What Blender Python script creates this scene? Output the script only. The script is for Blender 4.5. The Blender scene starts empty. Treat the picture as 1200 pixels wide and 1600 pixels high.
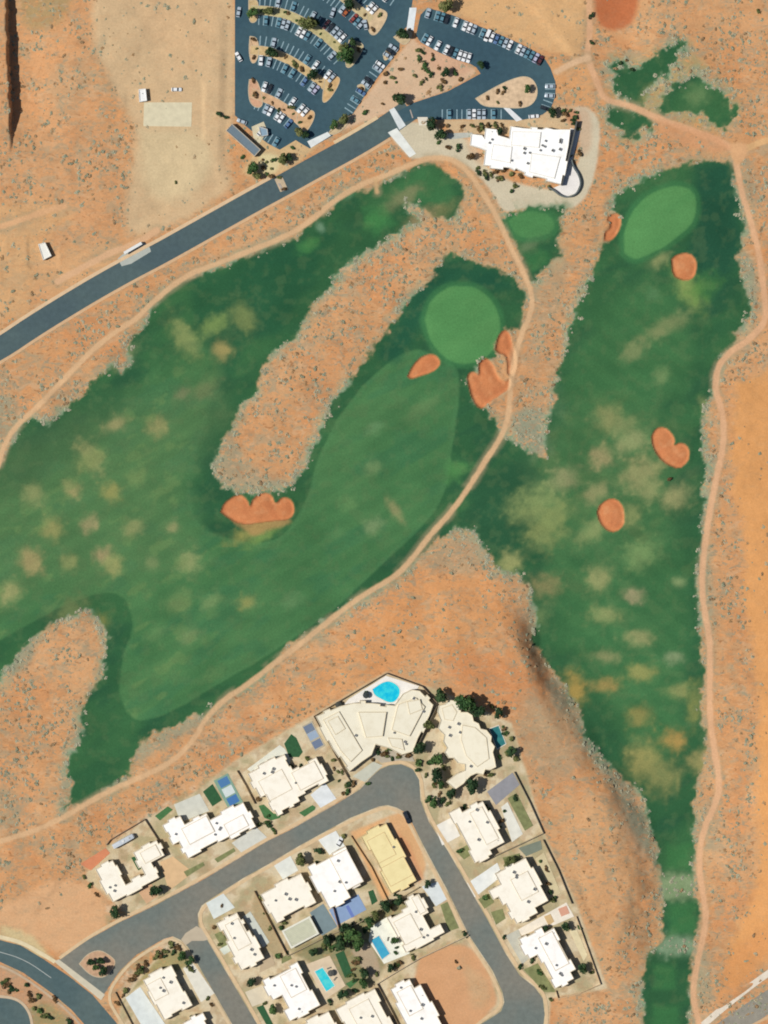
import bpy, bmesh, math, random
import numpy as np
from mathutils import Vector
R = math.radians
rnd = random.Random(7)
S = 0.3                                   # metres per photo pixel of the plan
C = bpy.context.scene.collection
def W(x, y): return ((x-600)*S, (800-y)*S)
def lin(c):
    return tuple(((v/255)/12.92 if v/255 <= .04045 else ((v/255+.055)/1.055)**2.4) for v in c)
KA = 0.92
def alb(c, k=KA): return tuple(min(.9, v*k) for v in lin(c))
def tag(o, label=None, cat=None, group=None, kind=None):
    if label: o['label'] = label
    if cat: o['category'] = cat
    if group: o['group'] = group
    if kind: o['kind'] = kind
    return o

# ---------------------------------------------------------------- materials
def newmat(name):
    m = bpy.data.materials.new(name); m.use_nodes = True
    return m, m.node_tree.nodes, m.node_tree.links, m.node_tree.nodes['Principled BSDF']
def mat(name, c, rough=.8, var=.12, scale=.6, bump=0., metal=0., spec=.3, raw=False):
    m, n, l, b = newmat(name)
    col = c if raw else alb(c)
    b.inputs['Roughness'].default_value = rough; b.inputs['Metallic'].default_value = metal
    b.inputs['Specular IOR Level'].default_value = spec
    geo = n.new('ShaderNodeNewGeometry')
    t = n.new('ShaderNodeTexNoise'); t.inputs['Scale'].default_value = scale; t.inputs['Detail'].default_value = 5
    l.new(geo.outputs['Position'], t.inputs['Vector'])
    mr = n.new('ShaderNodeMapRange'); mr.inputs['From Min'].default_value = .25; mr.inputs['From Max'].default_value = .75
    mr.inputs['To Min'].default_value = 1-var; mr.inputs['To Max'].default_value = 1+var
    l.new(t.outputs['Fac'], mr.inputs['Value'])
    vm = n.new('ShaderNodeVectorMath'); vm.operation = 'SCALE'
    vm.inputs[0].default_value = col; l.new(mr.outputs['Result'], vm.inputs['Scale'])
    l.new(vm.outputs['Vector'], b.inputs['Base Color'])
    if bump:
        bp = n.new('ShaderNodeBump'); bp.inputs['Strength'].default_value = bump; bp.inputs['Distance'].default_value = .1
        l.new(t.outputs['Fac'], bp.inputs['Height']); l.new(bp.outputs['Normal'], b.inputs['Normal'])
    return m
_mc = {}
def M(c, rough=.85, var=.08, scale=.5, **k):
    key = (tuple(c), rough, var, scale, tuple(sorted(k.items())))
    if key not in _mc: _mc[key] = mat('surface_%d' % len(_mc), c, rough, var, scale, **k)
    return _mc[key]
def asphalt_mat(name, c, c2):
    m, n, l, b = newmat(name)
    b.inputs['Roughness'].default_value = .9; b.inputs['Specular IOR Level'].default_value = .2
    geo = n.new('ShaderNodeNewGeometry')
    def noise(s, d=4):
        t = n.new('ShaderNodeTexNoise'); t.inputs['Scale'].default_value = s; t.inputs['Detail'].default_value = d
        l.new(geo.outputs['Position'], t.inputs['Vector']); return t
    big = noise(.035); mid = noise(.45, 6); fine = noise(3.)
    mx = n.new('ShaderNodeMix'); mx.data_type = 'RGBA'
    mx.inputs[6].default_value = (*alb(c), 1); mx.inputs[7].default_value = (*alb(c2), 1)
    mr = n.new('ShaderNodeMapRange'); mr.inputs['From Min'].default_value = .38; mr.inputs['From Max'].default_value = .62
    l.new(big.outputs['Fac'], mr.inputs['Value']); l.new(mr.outputs['Result'], mx.inputs[0])
    a = n.new('ShaderNodeMath'); a.operation = 'ADD'; l.new(mid.outputs['Fac'], a.inputs[0]); l.new(fine.outputs['Fac'], a.inputs[1])
    m2 = n.new('ShaderNodeMapRange'); m2.inputs['From Min'].default_value = .6; m2.inputs['From Max'].default_value = 1.4
    m2.inputs['To Min'].default_value = .8; m2.inputs['To Max'].default_value = 1.2
    l.new(a.outputs[0], m2.inputs['Value'])
    vm = n.new('ShaderNodeVectorMath'); vm.operation = 'SCALE'; l.new(mx.outputs[2], vm.inputs[0]); l.new(m2.outputs['Result'], vm.inputs['Scale'])
    l.new(vm.outputs['Vector'], b.inputs['Base Color'])
    return m
def ground_mat(name, grass):
    """surface whose colour, painted slope shade included, is stored per vertex; fine grain, clumps and strokes are procedural"""
    m, n, l, b = newmat(name)
    b.inputs['Roughness'].default_value = .95; b.inputs['Specular IOR Level'].default_value = .1
    at = n.new('ShaderNodeAttribute'); at.attribute_name = 'Col'
    de = n.new('ShaderNodeAttribute'); de.attribute_name = 'dens'
    geo = n.new('ShaderNodeNewGeometry')
    mp = n.new('ShaderNodeMapping'); l.new(geo.outputs['Position'], mp.inputs['Vector'])
    mp.inputs['Rotation'].default_value[2] = R(-35 if grass else 55); mp.inputs['Scale'].default_value = (.35, 1, 1) if grass else (.6, 1, 1)
    def noise(s, d=5, mapped=True, w=.5):
        t = n.new('ShaderNodeTexNoise'); t.inputs['Scale'].default_value = s; t.inputs['Detail'].default_value = d; t.inputs['Roughness'].default_value = w
        l.new((mp.outputs[0] if mapped else geo.outputs['Position']), t.inputs['Vector']); return t
    def rng(src, a, b_, c_, d_):
        r = n.new('ShaderNodeMapRange'); r.inputs['From Min'].default_value = a; r.inputs['From Max'].default_value = b_
        r.inputs['To Min'].default_value = c_; r.inputs['To Max'].default_value = d_; l.new(src, r.inputs['Value']); return r.outputs['Result']
    def mul(a, b_):
        x = n.new('ShaderNodeMath'); x.operation = 'MULTIPLY'; l.new(a, x.inputs[0]); l.new(b_, x.inputs[1]); return x.outputs[0]
    if grass:
        v1 = rng(noise(.10).outputs['Fac'], .3, .7, .93, 1.07); v2 = rng(noise(1.3, 7, False, .7).outputs['Fac'], .3, .7, .84, 1.16)
        vm = n.new('ShaderNodeVectorMath'); vm.operation = 'SCALE'; l.new(at.outputs['Color'], vm.inputs[0]); l.new(mul(v1, v2), vm.inputs['Scale'])
        l.new(vm.outputs['Vector'], b.inputs['Base Color'])
        hb = noise(2.5, 4, False)
        bp = n.new('ShaderNodeBump'); bp.inputs['Strength'].default_value = .25; bp.inputs['Distance'].default_value = .15
    else:
        v1 = rng(noise(.16, 6).outputs['Fac'], .3, .7, .95, 1.05); v2 = rng(noise(1.1, 6, False, .65).outputs['Fac'], .3, .7, .90, 1.10)
        vm = n.new('ShaderNodeVectorMath'); vm.operation = 'SCALE'; l.new(at.outputs['Color'], vm.inputs[0]); l.new(mul(v1, v2), vm.inputs['Scale'])
        cur = vm.outputs['Vector']
        for sc, lo, hi, colr, amt in ((.42, .56, .64, (148, 140, 116), .7), (.16, .53, .64, (160, 150, 122), .6), (.2, .56, .64, (184, 134, 92), .5), (.5, .57, .65, (228, 158, 100), .5), (.62, .60, .68, (156, 108, 70), .7), (.3, .57, .66, (208, 170, 130), .5)):
            t = noise(sc, 3, True); t.inputs['Distortion'].default_value = 1.2; t.noise_dimensions = '4D'; t.inputs['W'].default_value = sc*37
            f = mul(rng(t.outputs['Fac'], lo, hi, 0, amt), de.outputs['Fac'])
            mx = n.new('ShaderNodeMix'); mx.data_type = 'RGBA'; l.new(f, mx.inputs[0]); l.new(cur, mx.inputs[6]); mx.inputs[7].default_value = (*alb(colr), 1)
            cur = mx.outputs[2]
        l.new(cur, b.inputs['Base Color'])
        hb = noise(.9, 5, False)
        bp = n.new('ShaderNodeBump'); bp.inputs['Strength'].default_value = .35; bp.inputs['Distance'].default_value = .25
    l.new(hb.outputs['Fac'], bp.inputs['Height']); l.new(bp.outputs['Normal'], b.inputs['Normal'])
    return m
DESERT = ground_mat('desert_soil', False); GRASS = ground_mat('mown_grass', True)
def leaf_mat(name, cols):
    m, n, l, b = newmat(name)
    b.inputs['Roughness'].default_value = .8; b.inputs['Specular IOR Level'].default_value = .15
    at = n.new('ShaderNodeAttribute'); at.attribute_name = 'tint'
    oi = n.new('ShaderNodeObjectInfo')
    a = n.new('ShaderNodeMath'); a.operation = 'ADD'; l.new(at.outputs['Fac'], a.inputs[0])
    k = n.new('ShaderNodeMath'); k.operation = 'MULTIPLY_ADD'; k.inputs[1].default_value = .3; k.inputs[2].default_value = -.15
    l.new(oi.outputs['Random'], k.inputs[0]); l.new(k.outputs[0], a.inputs[1])
    cr = n.new('ShaderNodeValToRGB'); l.new(a.outputs[0], cr.inputs['Fac'])
    e = cr.color_ramp.elements
    e[0].color = (*alb(cols[0]), 1); e[1].color = (*alb(cols[-1]), 1)
    for i, c in enumerate(cols[1:-1]):
        x = e.new((i+1)/(len(cols)-1)); x.color = (*alb(c), 1)
    l.new(cr.outputs[0], b.inputs['Base Color'])
    return m

# ---------------------------------------------------------------- mesh helpers
def link(name, me, m=None, parent=None, loc=None):
    o = bpy.data.objects.new(name, me); C.objects.link(o)
    if m: me.materials.append(m)
    if parent: o.parent = parent
    if loc: o.location = loc
    return o
def mesh(name, vs, fs):
    me = bpy.data.meshes.new(name); me.from_pydata(vs, [], fs); me.update(); return me
class MB:
    def __init__(s): s.v = []; s.f = []
    def add(s, vs, fs):
        k = len(s.v); s.v += vs; s.f += [tuple(i+k for i in f) for f in fs]; return s
    def box(s, c, d, rz=0):
        cx, cy, cz = c; x, y, z = d[0]/2, d[1]/2, d[2]/2; co, si = math.cos(rz), math.sin(rz)
        vs = [(cx+a*x*co-b*y*si, cy+a*x*si+b*y*co, cz+e*z) for e in (-1, 1) for a, b in ((-1, -1), (1, -1), (1, 1), (-1, 1))]
        return s.add(vs, [(3,2,1,0),(4,5,6,7),(0,1,5,4),(1,2,6,5),(2,3,7,6),(3,0,4,7)])
    def prism(s, pts, z0, z1):
        n = len(pts); vs = [(*p, z0) for p in pts]+[(*p, z1) for p in pts]
        return s.add(vs, [tuple(range(n))[::-1], tuple(range(n, 2*n))]+[(i, (i+1) % n, n+(i+1) % n, n+i) for i in range(n)])
    def cyl(s, c, r, h, n=12, ax='z', r2=None):
        r2 = r if r2 is None else r2; vs = []
        for k, rr in ((0, r), (1, r2)):
            for i in range(n):
                a = 2*math.pi*i/n; p = (rr*math.cos(a), rr*math.sin(a), (k-.5)*h)
                if ax == 'y': p = (p[0], p[2], p[1])
                if ax == 'x': p = (p[2], p[0], p[1])
                vs.append((c[0]+p[0], c[1]+p[1], c[2]+p[2]))
        return s.add(vs, [tuple(range(n))[::-1], tuple(range(n, 2*n))]+[(i, (i+1) % n, n+(i+1) % n, n+i) for i in range(n)])
    def build(s, name, m, parent=None, loc=None): 
        me = mesh(name, s.v, s.f)
        bm = bmesh.new(); bm.from_mesh(me); bmesh.ops.recalc_face_normals(bm, faces=bm.faces); bm.to_mesh(me); bm.free()
        return link(name, me, m, parent, loc)
def area(p): return sum(p[i][0]*p[(i+1) % len(p)][1]-p[(i+1) % len(p)][0]*p[i][1] for i in range(len(p)))/2
def ccw(p): return p if area(p) > 0 else p[::-1]
def inset(p, d):
    p = ccw(p); n = len(p); out = []
    for i in range(n):
        a, b, c = Vector(p[i-1]), Vector(p[i]), Vector(p[(i+1) % n])
        e1 = (b-a).normalized(); e2 = (c-b).normalized(); n1 = Vector((-e1.y, e1.x)); n2 = Vector((-e2.y, e2.x))
        m = n1+n2
        if m.length < .2: m = n1
        m.normalize(); k = d/max(.35, m.dot(n1)); out.append((b.x+m.x*k, b.y+m.y*k))
    return out
_z = [0]
def slab(name, pts, c, z=.05, label=None, th=None, parent=None, m=None, px=True, kind='structure', var=.07):
    """flat built-up sheet of paving, lawn or soil with its own few millimetres of height"""
    _z[0] += 1
    p = ccw([W(*q) for q in pts] if px else pts); zz = z+.0022*(_z[0] % 40)
    o = MB().prism(p, -.12, zz).build(name, m or M(c, .9, var, .35))
    tag(o, kind=kind)
    if label: o['label'] = label
    return o
def offset_line(pts, d):
    out = []
    for i in range(len(pts)):
        a = Vector(pts[max(0, i-1)]); b = Vector(pts[min(len(pts)-1, i+1)]); t = (b-a).normalized()
        out.append((pts[i][0]-t.y*d, pts[i][1]+t.x*d))
    return out
def smooth(pts, n=2):
    for _ in range(n):
        q = [pts[0]]
        for a, b in zip(pts, pts[1:]):
            q += [(a[0]*.75+b[0]*.25, a[1]*.75+b[1]*.25), (a[0]*.25+b[0]*.75, a[1]*.25+b[1]*.75)]
        pts = q+[pts[-1]]
    return pts
def strip(name, pts, w, c, z, sm=2, z0=-.12, m=None):
    p = [W(*q) for q in pts]; p = smooth(p, sm) if sm else p
    a = offset_line(p, w/2); b = offset_line(p, -w/2); n = len(p); v = []; f = []
    for i in range(n): v += [(*a[i], z), (*b[i], z), (*a[i], z0), (*b[i], z0)]
    for i in range(n-1):
        k = 4*i; f += [(k, k+1, k+5, k+4), (k+2, k, k+4, k+6), (k+1, k+3, k+7, k+5)]
    f += [(0, 2, 3, 1), (4*n-4, 4*n-3, 4*n-1, 4*n-2)]
    o = MB().add(v, f).build(name, m or M(c, .9, .1, .4)); return o

# ---------------------------------------------------------------- terrain raster
X0, X1, Y0, Y1 = -130, 1330, -110, 1710
STEP = 2.0
nx, ny = int((X1-X0)/STEP)+1, int((Y1-Y0)/STEP)+1
PX = (X0+STEP*np.arange(nx))[None, :].repeat(ny, 0).astype(np.float32)
PY = (Y0+STEP*np.arange(ny))[:, None].repeat(nx, 1).astype(np.float32)
rng = np.random.default_rng(11)
def vnoise(scale, seed, ang=0, asp=1):
    g = np.random.default_rng(seed).random((260, 260)).astype(np.float32)
    ca, sa = math.cos(R(ang)), math.sin(R(ang))
    u = ((PX+200)*ca+(PY+200)*sa)/scale/asp+60; v = (-(PX+200)*sa+(PY+200)*ca)/scale+60
    u = u % 258; v = v % 258
    i = u.astype(int); j = v.astype(int); fu = u-i; fv = v-j
    fu = fu*fu*(3-2*fu); fv = fv*fv*(3-2*fv)
    return (g[j, i]*(1-fu)+g[j, i+1]*fu)*(1-fv)+(g[j+1, i]*(1-fu)+g[j+1, i+1]*fu)*fv
def fbm(scale, seed, oct=4, ang=0, asp=1):
    t = 0; a = 1; s = 0
    for k in range(oct): t = t+a*vnoise(scale/2**k, seed+k*17, ang, asp); s += a; a *= .5
    return t/s
def win(x0, x1, y0, y1):
    i0 = max(0, int((x0-X0)/STEP)); i1 = min(nx, int((x1-X0)/STEP)+2); j0 = max(0, int((y0-Y0)/STEP)); j1 = min(ny, int((y1-Y0)/STEP)+2)
    return slice(j0, max(j1, j0+1)), slice(i0, max(i1, i0+1))
def segdist(px, py, a, b):
    dx, dy = b[0]-a[0], b[1]-a[1]; L = dx*dx+dy*dy+1e-6
    t = np.clip(((px-a[0])*dx+(py-a[1])*dy)/L, 0, 1)
    return (px-a[0]-t*dx)**2+(py-a[1]-t*dy)**2
def sdf(poly, mg=40):
    xs = [p[0] for p in poly]; ys = [p[1] for p in poly]
    w = win(min(xs)-mg, max(xs)+mg, min(ys)-mg, max(ys)+mg)
    px, py = PX[w], PY[w]; d = np.full(px.shape, 1e9, np.float32); ins = np.zeros(px.shape, bool)
    for a, b in zip(poly, poly[1:]+poly[:1]):
        d = np.minimum(d, segdist(px, py, a, b))
        if a[1] != b[1]:
            c = ((a[1] > py) != (b[1] > py)) & (px < (b[0]-a[0])*(py-a[1])/(b[1]-a[1])+a[0]); ins ^= c
    out = np.full(PX.shape, 1e3, np.float32); out[w] = np.sqrt(d)*np.where(ins, -1, 1); return out
def ldist(line, mg=60):
    xs = [p[0] for p in line]; ys = [p[1] for p in line]
    w = win(min(xs)-mg, max(xs)+mg, min(ys)-mg, max(ys)+mg)
    px, py = PX[w], PY[w]; d = np.full(px.shape, 1e9, np.float32)
    for a, b in zip(line, line[1:]): d = np.minimum(d, segdist(px, py, a, b))
    out = np.full(PX.shape, 1e3, np.float32); out[w] = np.sqrt(d); return out
def ss(a, b, x):
    t = np.clip((x-a)/(b-a), 0, 1); return t*t*(3-2*t)
COL = np.zeros(PX.shape+(3,), np.float32)
DENS = np.ones(PX.shape, np.float32)
CLS = np.zeros(PX.shape, np.int16)
def blend(c, m):
    COL[:] = COL*(1-m[..., None])+np.array(alb(c), np.float32)*m[..., None]
def cp(poly): return smooth(poly+[poly[0]], 2)[:-1]

n1 = fbm(150, 1); n2 = fbm(40, 2, 4, 55, 1.5); n3 = fbm(12, 3, 3, 55, 1.6); n4 = fbm(7, 9, 2); nj = fbm(9, 31, 3)-.5; njb = fbm(26, 37, 3)-.5
COL[:] = np.array(alb((201, 151, 105)), np.float32)
blend((210, 164, 118), ss(.45, .7, n1)*.8); blend((202, 142, 94), ss(.5, .72, n2)*.7)
blend((190, 158, 118), ss(.52, .75, n3)*.45); blend((215, 150, 95), ss(.55, .8, n4)*.35)

# soil zones and painted slope shade ----------------------------------------------------------------
def zone(poly, c, soft=8, a=1., dens=None, wob=10, curve=True):
    d = sdf(cp(poly) if curve else poly)+njb*wob+nj*wob*.5
    m = (1-ss(-soft, soft, d))*a; blend(c, m)
    if dens is not None: DENS[:] = DENS*(1-m)+dens*m
    return m
zone([(0,-110),(140,-110),(160,40),(140,160),(190,240),(200,330),(150,420),(0,500),(-130,520),(-130,-110)], (205,155,110), 20, .6, .75)
zone([(150,-110),(368,-110),(368,190),(350,250),(370,300),(210,385),(190,340),(215,240),(205,180),(160,110),(142,50)], (206,178,138), 10, .9, .06)
zone([(215,200),(330,200),(330,290),(230,330)], (206,186,146), 14, .8, .03)
zone([(200,-60),(330,-60),(350,60),(290,120),(230,60)], (207,168,126), 30, .35)
zone([(30,-80),(110,-80),(115,20),(70,50),(25,40)], (150,135,95), 12, .75, .7)
zone([(-130,330),(60,310),(130,330),(60,380),(60,480),(-20,520),(-130,540)], (208,168,120), 18, .7, .3)
zone([(60,395),(180,375),(215,385),(120,450),(60,470)], (214,170,122), 12, .6, .15)
zone([(700,-110),(925,-110),(918,70),(895,95),(860,80),(800,60),(720,25),(690,10)], (214,172,122), 10, .9, .12)
zone([(860,100),(930,85),(935,160),(880,165)], (212,160,108), 8, .6, .3)
zone([(930,-110),(1000,-110),(1002,15),(975,48),(935,45),(926,10)], (186,108,68), 6, .95, .05, 5)
zone([(1000,-110),(1330,-110),(1330,90),(1220,60),(1100,55),(1010,60)], (206,158,112), 20, .6, .55)
zone([(1150,600),(1330,500),(1330,1440),(1200,1500),(1130,1560),(1140,1460),(1190,1390),(1175,1200),(1190,1080),(1160,960),(1170,850),(1140,760)], (219,158,98), 12, .92, .03, 16)
zone([(1130,1500),(1200,1440),(1210,1500),(1115,1580)], (212,148,92), 10, .7, .2)
zone([(0,1420),(70,1380),(130,1370),(190,1430),(100,1500),(60,1470),(0,1445),(-130,1440),(-130,1400)], (217,172,128), 10, .85, .08)
zone([(690,1000),(830,1040),(870,1090),(800,1130),(700,1080)], (203,134,84), 18, .6, .5)
zone([(650,900),(740,880),(800,930),(790,1010),(600,1040),(500,1100),(420,1130),(440,1080)], (213,152,98), 20, .7, .7)
zone([(820,1080),(880,1110),(920,1200),(850,1230),(800,1160)], (170,150,118), 18, .65, .6)
zone([(880,1230),(960,1260),(1000,1340),(1000,1480),(920,1500),(880,1380),(850,1260)], (206,162,116), 18, .7, .8)
zone([(815,955),(835,1000),(860,1050),(905,1110),(880,1110),(835,1060),(815,1010)], (150,105,75), 10, .7, .5)  # shade of the steep east-facing slope, painted into the soil colour
zone([(955,1245),(985,1240),(1022,1310),(1025,1350),(985,1335)], (165,135,105), 12, .6, .4)  # slope shade continued lower down, also put into the colour
zone([(960,90),(1020,85),(1070,55),(1110,115),(1160,160),(1140,210),(1040,190),(990,180),(950,190),(955,130)], (160,150,104), 14, .75, 1, 16)
zone([(960,200),(1010,195),(990,225),(965,225)], (160,150,104), 8, .6)
# residential soils
zone([(365,1190),(603,1050),(690,1080),(800,1130),(850,1300),(900,1410),(950,1545),(860,1560),(850,1700),(170,1700),(190,1560),(265,1470),(330,1390),(560,1258),(620,1215),(550,1240),(300,1380),(200,1430),(130,1370),(170,1320),(235,1275),(300,1240)], (202,186,150), 3, .95, .12, 2, False)
_r = (1-ss(-6, 2, sdf([(140,1330),(240,1262),(365,1190),(603,1050),(690,1080),(800,1130),(850,1300),(900,1410),(950,1545),(860,1560),(850,1700),(170,1700),(190,1560)])))*(1-ss(-2, 2, sdf([(0,1420),(130,1370),(190,1430),(100,1500),(0,1500)])*-1)*0)
_q = fbm(20, 401, 3)
blend((156,150,112), _r*ss(.52, .66, _q)*.6); blend((220,206,176), _r*ss(.5, .36, _q)*.55); blend((178,150,116), _r*ss(.55, .7, fbm(9, 405, 2))*.5)
zone([(655,1498),(733,1463),(783,1560),(760,1588),(740,1610),(690,1700),(640,1560)], (210,158,114), 4, .95, .1, 3)
zone([(722,1500),(760,1530),(770,1570),(740,1580),(730,1540)], (195,165,125), 8, .6, .5)
zone([(548,1300),(640,1262),(665,1350),(660,1372),(606,1280),(556,1312),(610,1398),(598,1408)], (217,168,118), 3, .9, .05, 2, False)
zone([(612,1290),(640,1320),(662,1372),(655,1380)], (208,146,104), 4, .7, .05, 2, False)
zone([(200,1555),(265,1475),(300,1500),(285,1515),(215,1535),(185,1580)], (160,150,104), 3, .97, .5, 3)
zone([(500,1462),(580,1428),(640,1400),(650,1425),(600,1440),(603,1500),(590,1535),(530,1560),(485,1500),(450,1490)], (128,128,88), 5, .8, .4, 3)
zone([(548,1486),(578,1468),(597,1515),(588,1536),(570,1520)], (182,162,136), 3, .9, .1, 2)
zone([(400,1395),(450,1490),(435,1505),(412,1480),(392,1420)], (172,155,118), 3, .9, .3, 2)
zone([(-130,1510),(0,1508),(40,1525),(85,1560),(130,1610),(150,1700),(-130,1700)], (190,150,116), 3, .9, .6, 3, False)
zone([(40,1575),(75,1560),(115,1600),(90,1650),(60,1620)], (140,140,95), 8, .7, .6)
zone([(0,1445),(40,1455),(90,1500),(70,1500),(30,1475),(0,1468)], (205,188,142), 5, .85, .2)
# club surroundings
zone([(645,60),(655,70),(735,103),(748,113),(700,142),(645,160),(600,178),(525,208),(552,178),(572,150),(612,98)], (210,180,148), 3, .95, .1, 3)
zone([(655,66),(740,100),(735,118),(700,118),(660,100)], (206,162,132), 8, .7, .3)
zone([(400,215),(470,208),(520,205),(440,280),(370,275),(395,245)], (207,178,132), 5, .9, .3, 4)
zone([(405,240),(440,240),(432,275),(405,270)], (217,205,158), 5, .9, .05, 3)
zone([(690,186),(800,186),(870,165),(910,165),(915,200),(800,212),(735,212),(700,205)], (205,180,142), 4, .9, .2, 3)
mplaza = zone([(604,205),(625,196),(655,188),(680,196),(700,210),(735,215),(757,262),(800,285),(870,300),(905,262),(908,200),(890,170),(915,165),(938,185),(936,230),(926,290),(905,322),(870,330),(820,325),(786,335),(770,300),(745,272),(712,246),(680,246),(655,247),(640,250)], (203,193,166), 3, .97, .02, 3)
CLS[mplaza > .5] = 1
zone([(905,165),(925,175),(925,230),(908,250),(900,215)], (200,172,142), 6, .8, .1, 3)
zone([(720,195),(757,232),(757,265),(735,245)], (196,166,136), 5, .7, .2, 3)
zone([(885,168),(905,172),(908,196),(885,195)], (190,130,95), 4, .8, .1, 2)

for _p, _a in (([(797,650),(830,630),(855,640),(858,700),(840,715),(800,692)], .9), ([(330,690),(360,680),(400,740),(450,750),(430,775),(340,770)], .6), ([(-130,640),(0,610),(40,640),(20,680),(-20,700),(-130,720)], .7),
                ([(0,1230),(30,1235),(35,1290),(-40,1300)], .5), ([(10,1010),(60,985),(50,1040),(0,1070)], .7), ([(1085,850),(1112,840),(1118,1000),(1105,1060),(1098,960)], .6), ([(1105,700),(1125,720),(1120,800),(1100,840)], .6), ([(1150,400),(1175,390),(1185,470),(1165,505),(1160,440)], .8),
                ([(905,1110),(960,1200),(1000,1250),(1028,1340),(1000,1330),(970,1250),(900,1150)], .75), ([(860,1050),(905,1110),(900,1150),(850,1080)], .6), ([(1085,1490),(1105,1480),(1120,1560),(1095,1575)], .6), ([(640,870),(740,820),(770,900),(700,900)], .45),
                ([(1160,265),(1185,262),(1180,340),(1165,300)], .6), ([(780,80),(800,70),(790,110)], .2), ([(830,400),(880,380),(890,460),(850,520),(840,600),(858,640),(830,640),(838,500)], .35), ([(210,1165),(330,1105),(330,1130),(240,1175),(215,1200)], .7), ([(100,1180),(135,1110),(125,1200),(110,1265),(90,1265)], .7),
                ([(1098,1260),(1128,1240),(1120,1300),(1105,1350)], .5), ([(165,60),(130,90),(70,110),(80,200),(140,160)], .2), ([(240,505),(330,425),(480,355),(470,345),(330,410),(230,480)], .4)):
    zone(_p, (142,150,126), 9, _a, 1., 10)
# grass ---------------------------------------------------------------------
G1 = [(-130,760),(-60,745),(0,728),(10,705),(35,665),(52,652),(75,662),(98,640),(130,615),(158,582),(175,572),(190,585),(205,565),(196,545),(206,522),(230,508),(236,478),(265,456),(288,438),(330,424),(380,402),(425,387),(460,372),(480,352),(510,332),(530,312),(550,300),(578,296),(592,290),(625,274),(665,252),(682,256),(697,270),(715,283),(723,305),(718,325),(705,340),(690,342),(668,332),(650,320),(632,312),(640,330),(655,345),(640,352),(620,365),(600,374),(585,387),(560,400),(535,421),(518,442),(500,462),(485,482),(475,502),(458,527),(430,545),(412,572),(398,612),(383,628),(366,655),(347,695),(332,722),(333,745),(348,762),(375,772),(395,774),(440,768),(462,756),(478,732),(488,702),(500,675),(520,632),(540,602),(560,572),(580,547),(610,512),(640,472),(655,452),(675,432),(685,410),(705,396),(730,400),(755,415),(775,418),(800,430),(812,445),(820,465),(817,490),(813,515),(790,515),(775,540),(778,560),(757,560),(738,578),(728,600),(738,628),(755,642),(772,655),(779,672),(800,690),(820,702),(838,712),(852,712),(850,690),(856,670),(862,640),(866,610),(876,575),(886,540),(896,500),(906,475),(915,445),(925,430),(930,420),(937,380),(950,375),(968,352),(972,335),(958,330),(962,310),(985,290),(1010,275),(1060,258),(1100,250),(1143,254),(1148,290),(1156,320),(1165,350),(1158,385),(1150,400),(1160,440),(1173,470),(1166,500),(1150,520),(1148,540),(1130,558),(1112,590),(1108,618),(1098,650),(1095,690),(1104,720),(1108,738),(1098,752),(1100,790),(1095,840),(1086,900),(1089,950),(1097,1000),(1100,1040),(1095,1080),(1097,1120),(1105,1160),(1100,1190),(1090,1220),(1086,1260),(1085,1300),(1088,1340),(1086,1365),(1086,1400),(1095,1420),(1092,1450),(1083,1480),(1083,1500),(1080,1540),(1074,1600),(1070,1710),(1000,1710),(1003,1600),(1006,1540),(1010,1495),(1038,1468),(1035,1430),(1040,1405),(1032,1365),(1030,1330),(1020,1300),(1010,1260),(998,1238),(970,1210),(940,1186),(917,1150),(905,1112),(888,1080),(868,1055),(845,1022),(832,1000),(838,980),(835,950),(828,915),(808,893),(775,890),(760,862),(742,828),(712,828),(680,846),(650,872),(615,905),(570,932),(525,957),(482,988),(450,1010),(430,1033),(398,1062),(378,1078),(352,1092),(328,1108),(322,1120),(300,1115),(268,1135),(235,1150),(220,1164),(211,1180),(204,1206),(190,1220),(150,1244),(120,1260),(102,1262),(110,1240),(115,1222),(106,1205),(110,1180),(126,1160),(131,1140),(126,1120),(135,1090),(150,1070),(164,1040),(169,1010),(164,985),(155,962),(138,952),(110,962),(80,977),(54,992),(28,1017),(8,1050),(0,1065),(-60,1100),(-130,1140)]
G4 = [(793,334),(830,323),(878,325),(876,350),(870,375),(873,400),(860,411),(842,430),(828,436),(814,402),(800,372),(786,346)]
G5 = [[(998,112),(1038,78),(1060,66),(1066,84),(1035,112),(1008,138),(1000,160),(985,158),(970,142),(962,104),(975,102),(985,116)],
      [(1032,168),(1050,146),(1084,120),(1098,130),(1130,152),(1142,172),(1136,196),(1120,190),(1102,172),(1060,172),(1040,176)],
      [(955,170),(975,169),(1016,190),(1000,200),(985,216),(970,200),(958,186)]]
dG = np.minimum(sdf(G1), sdf(G4))
FP = np.minimum(PX*0+99, sdf([(640,195),(760,260),(800,330),(700,262),(640,262)]))
rag = njb*9+nj*14
dGr = dG+rag
for g in G5: dGr = np.minimum(dGr, sdf(g)+rag*1.7-4)
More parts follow.
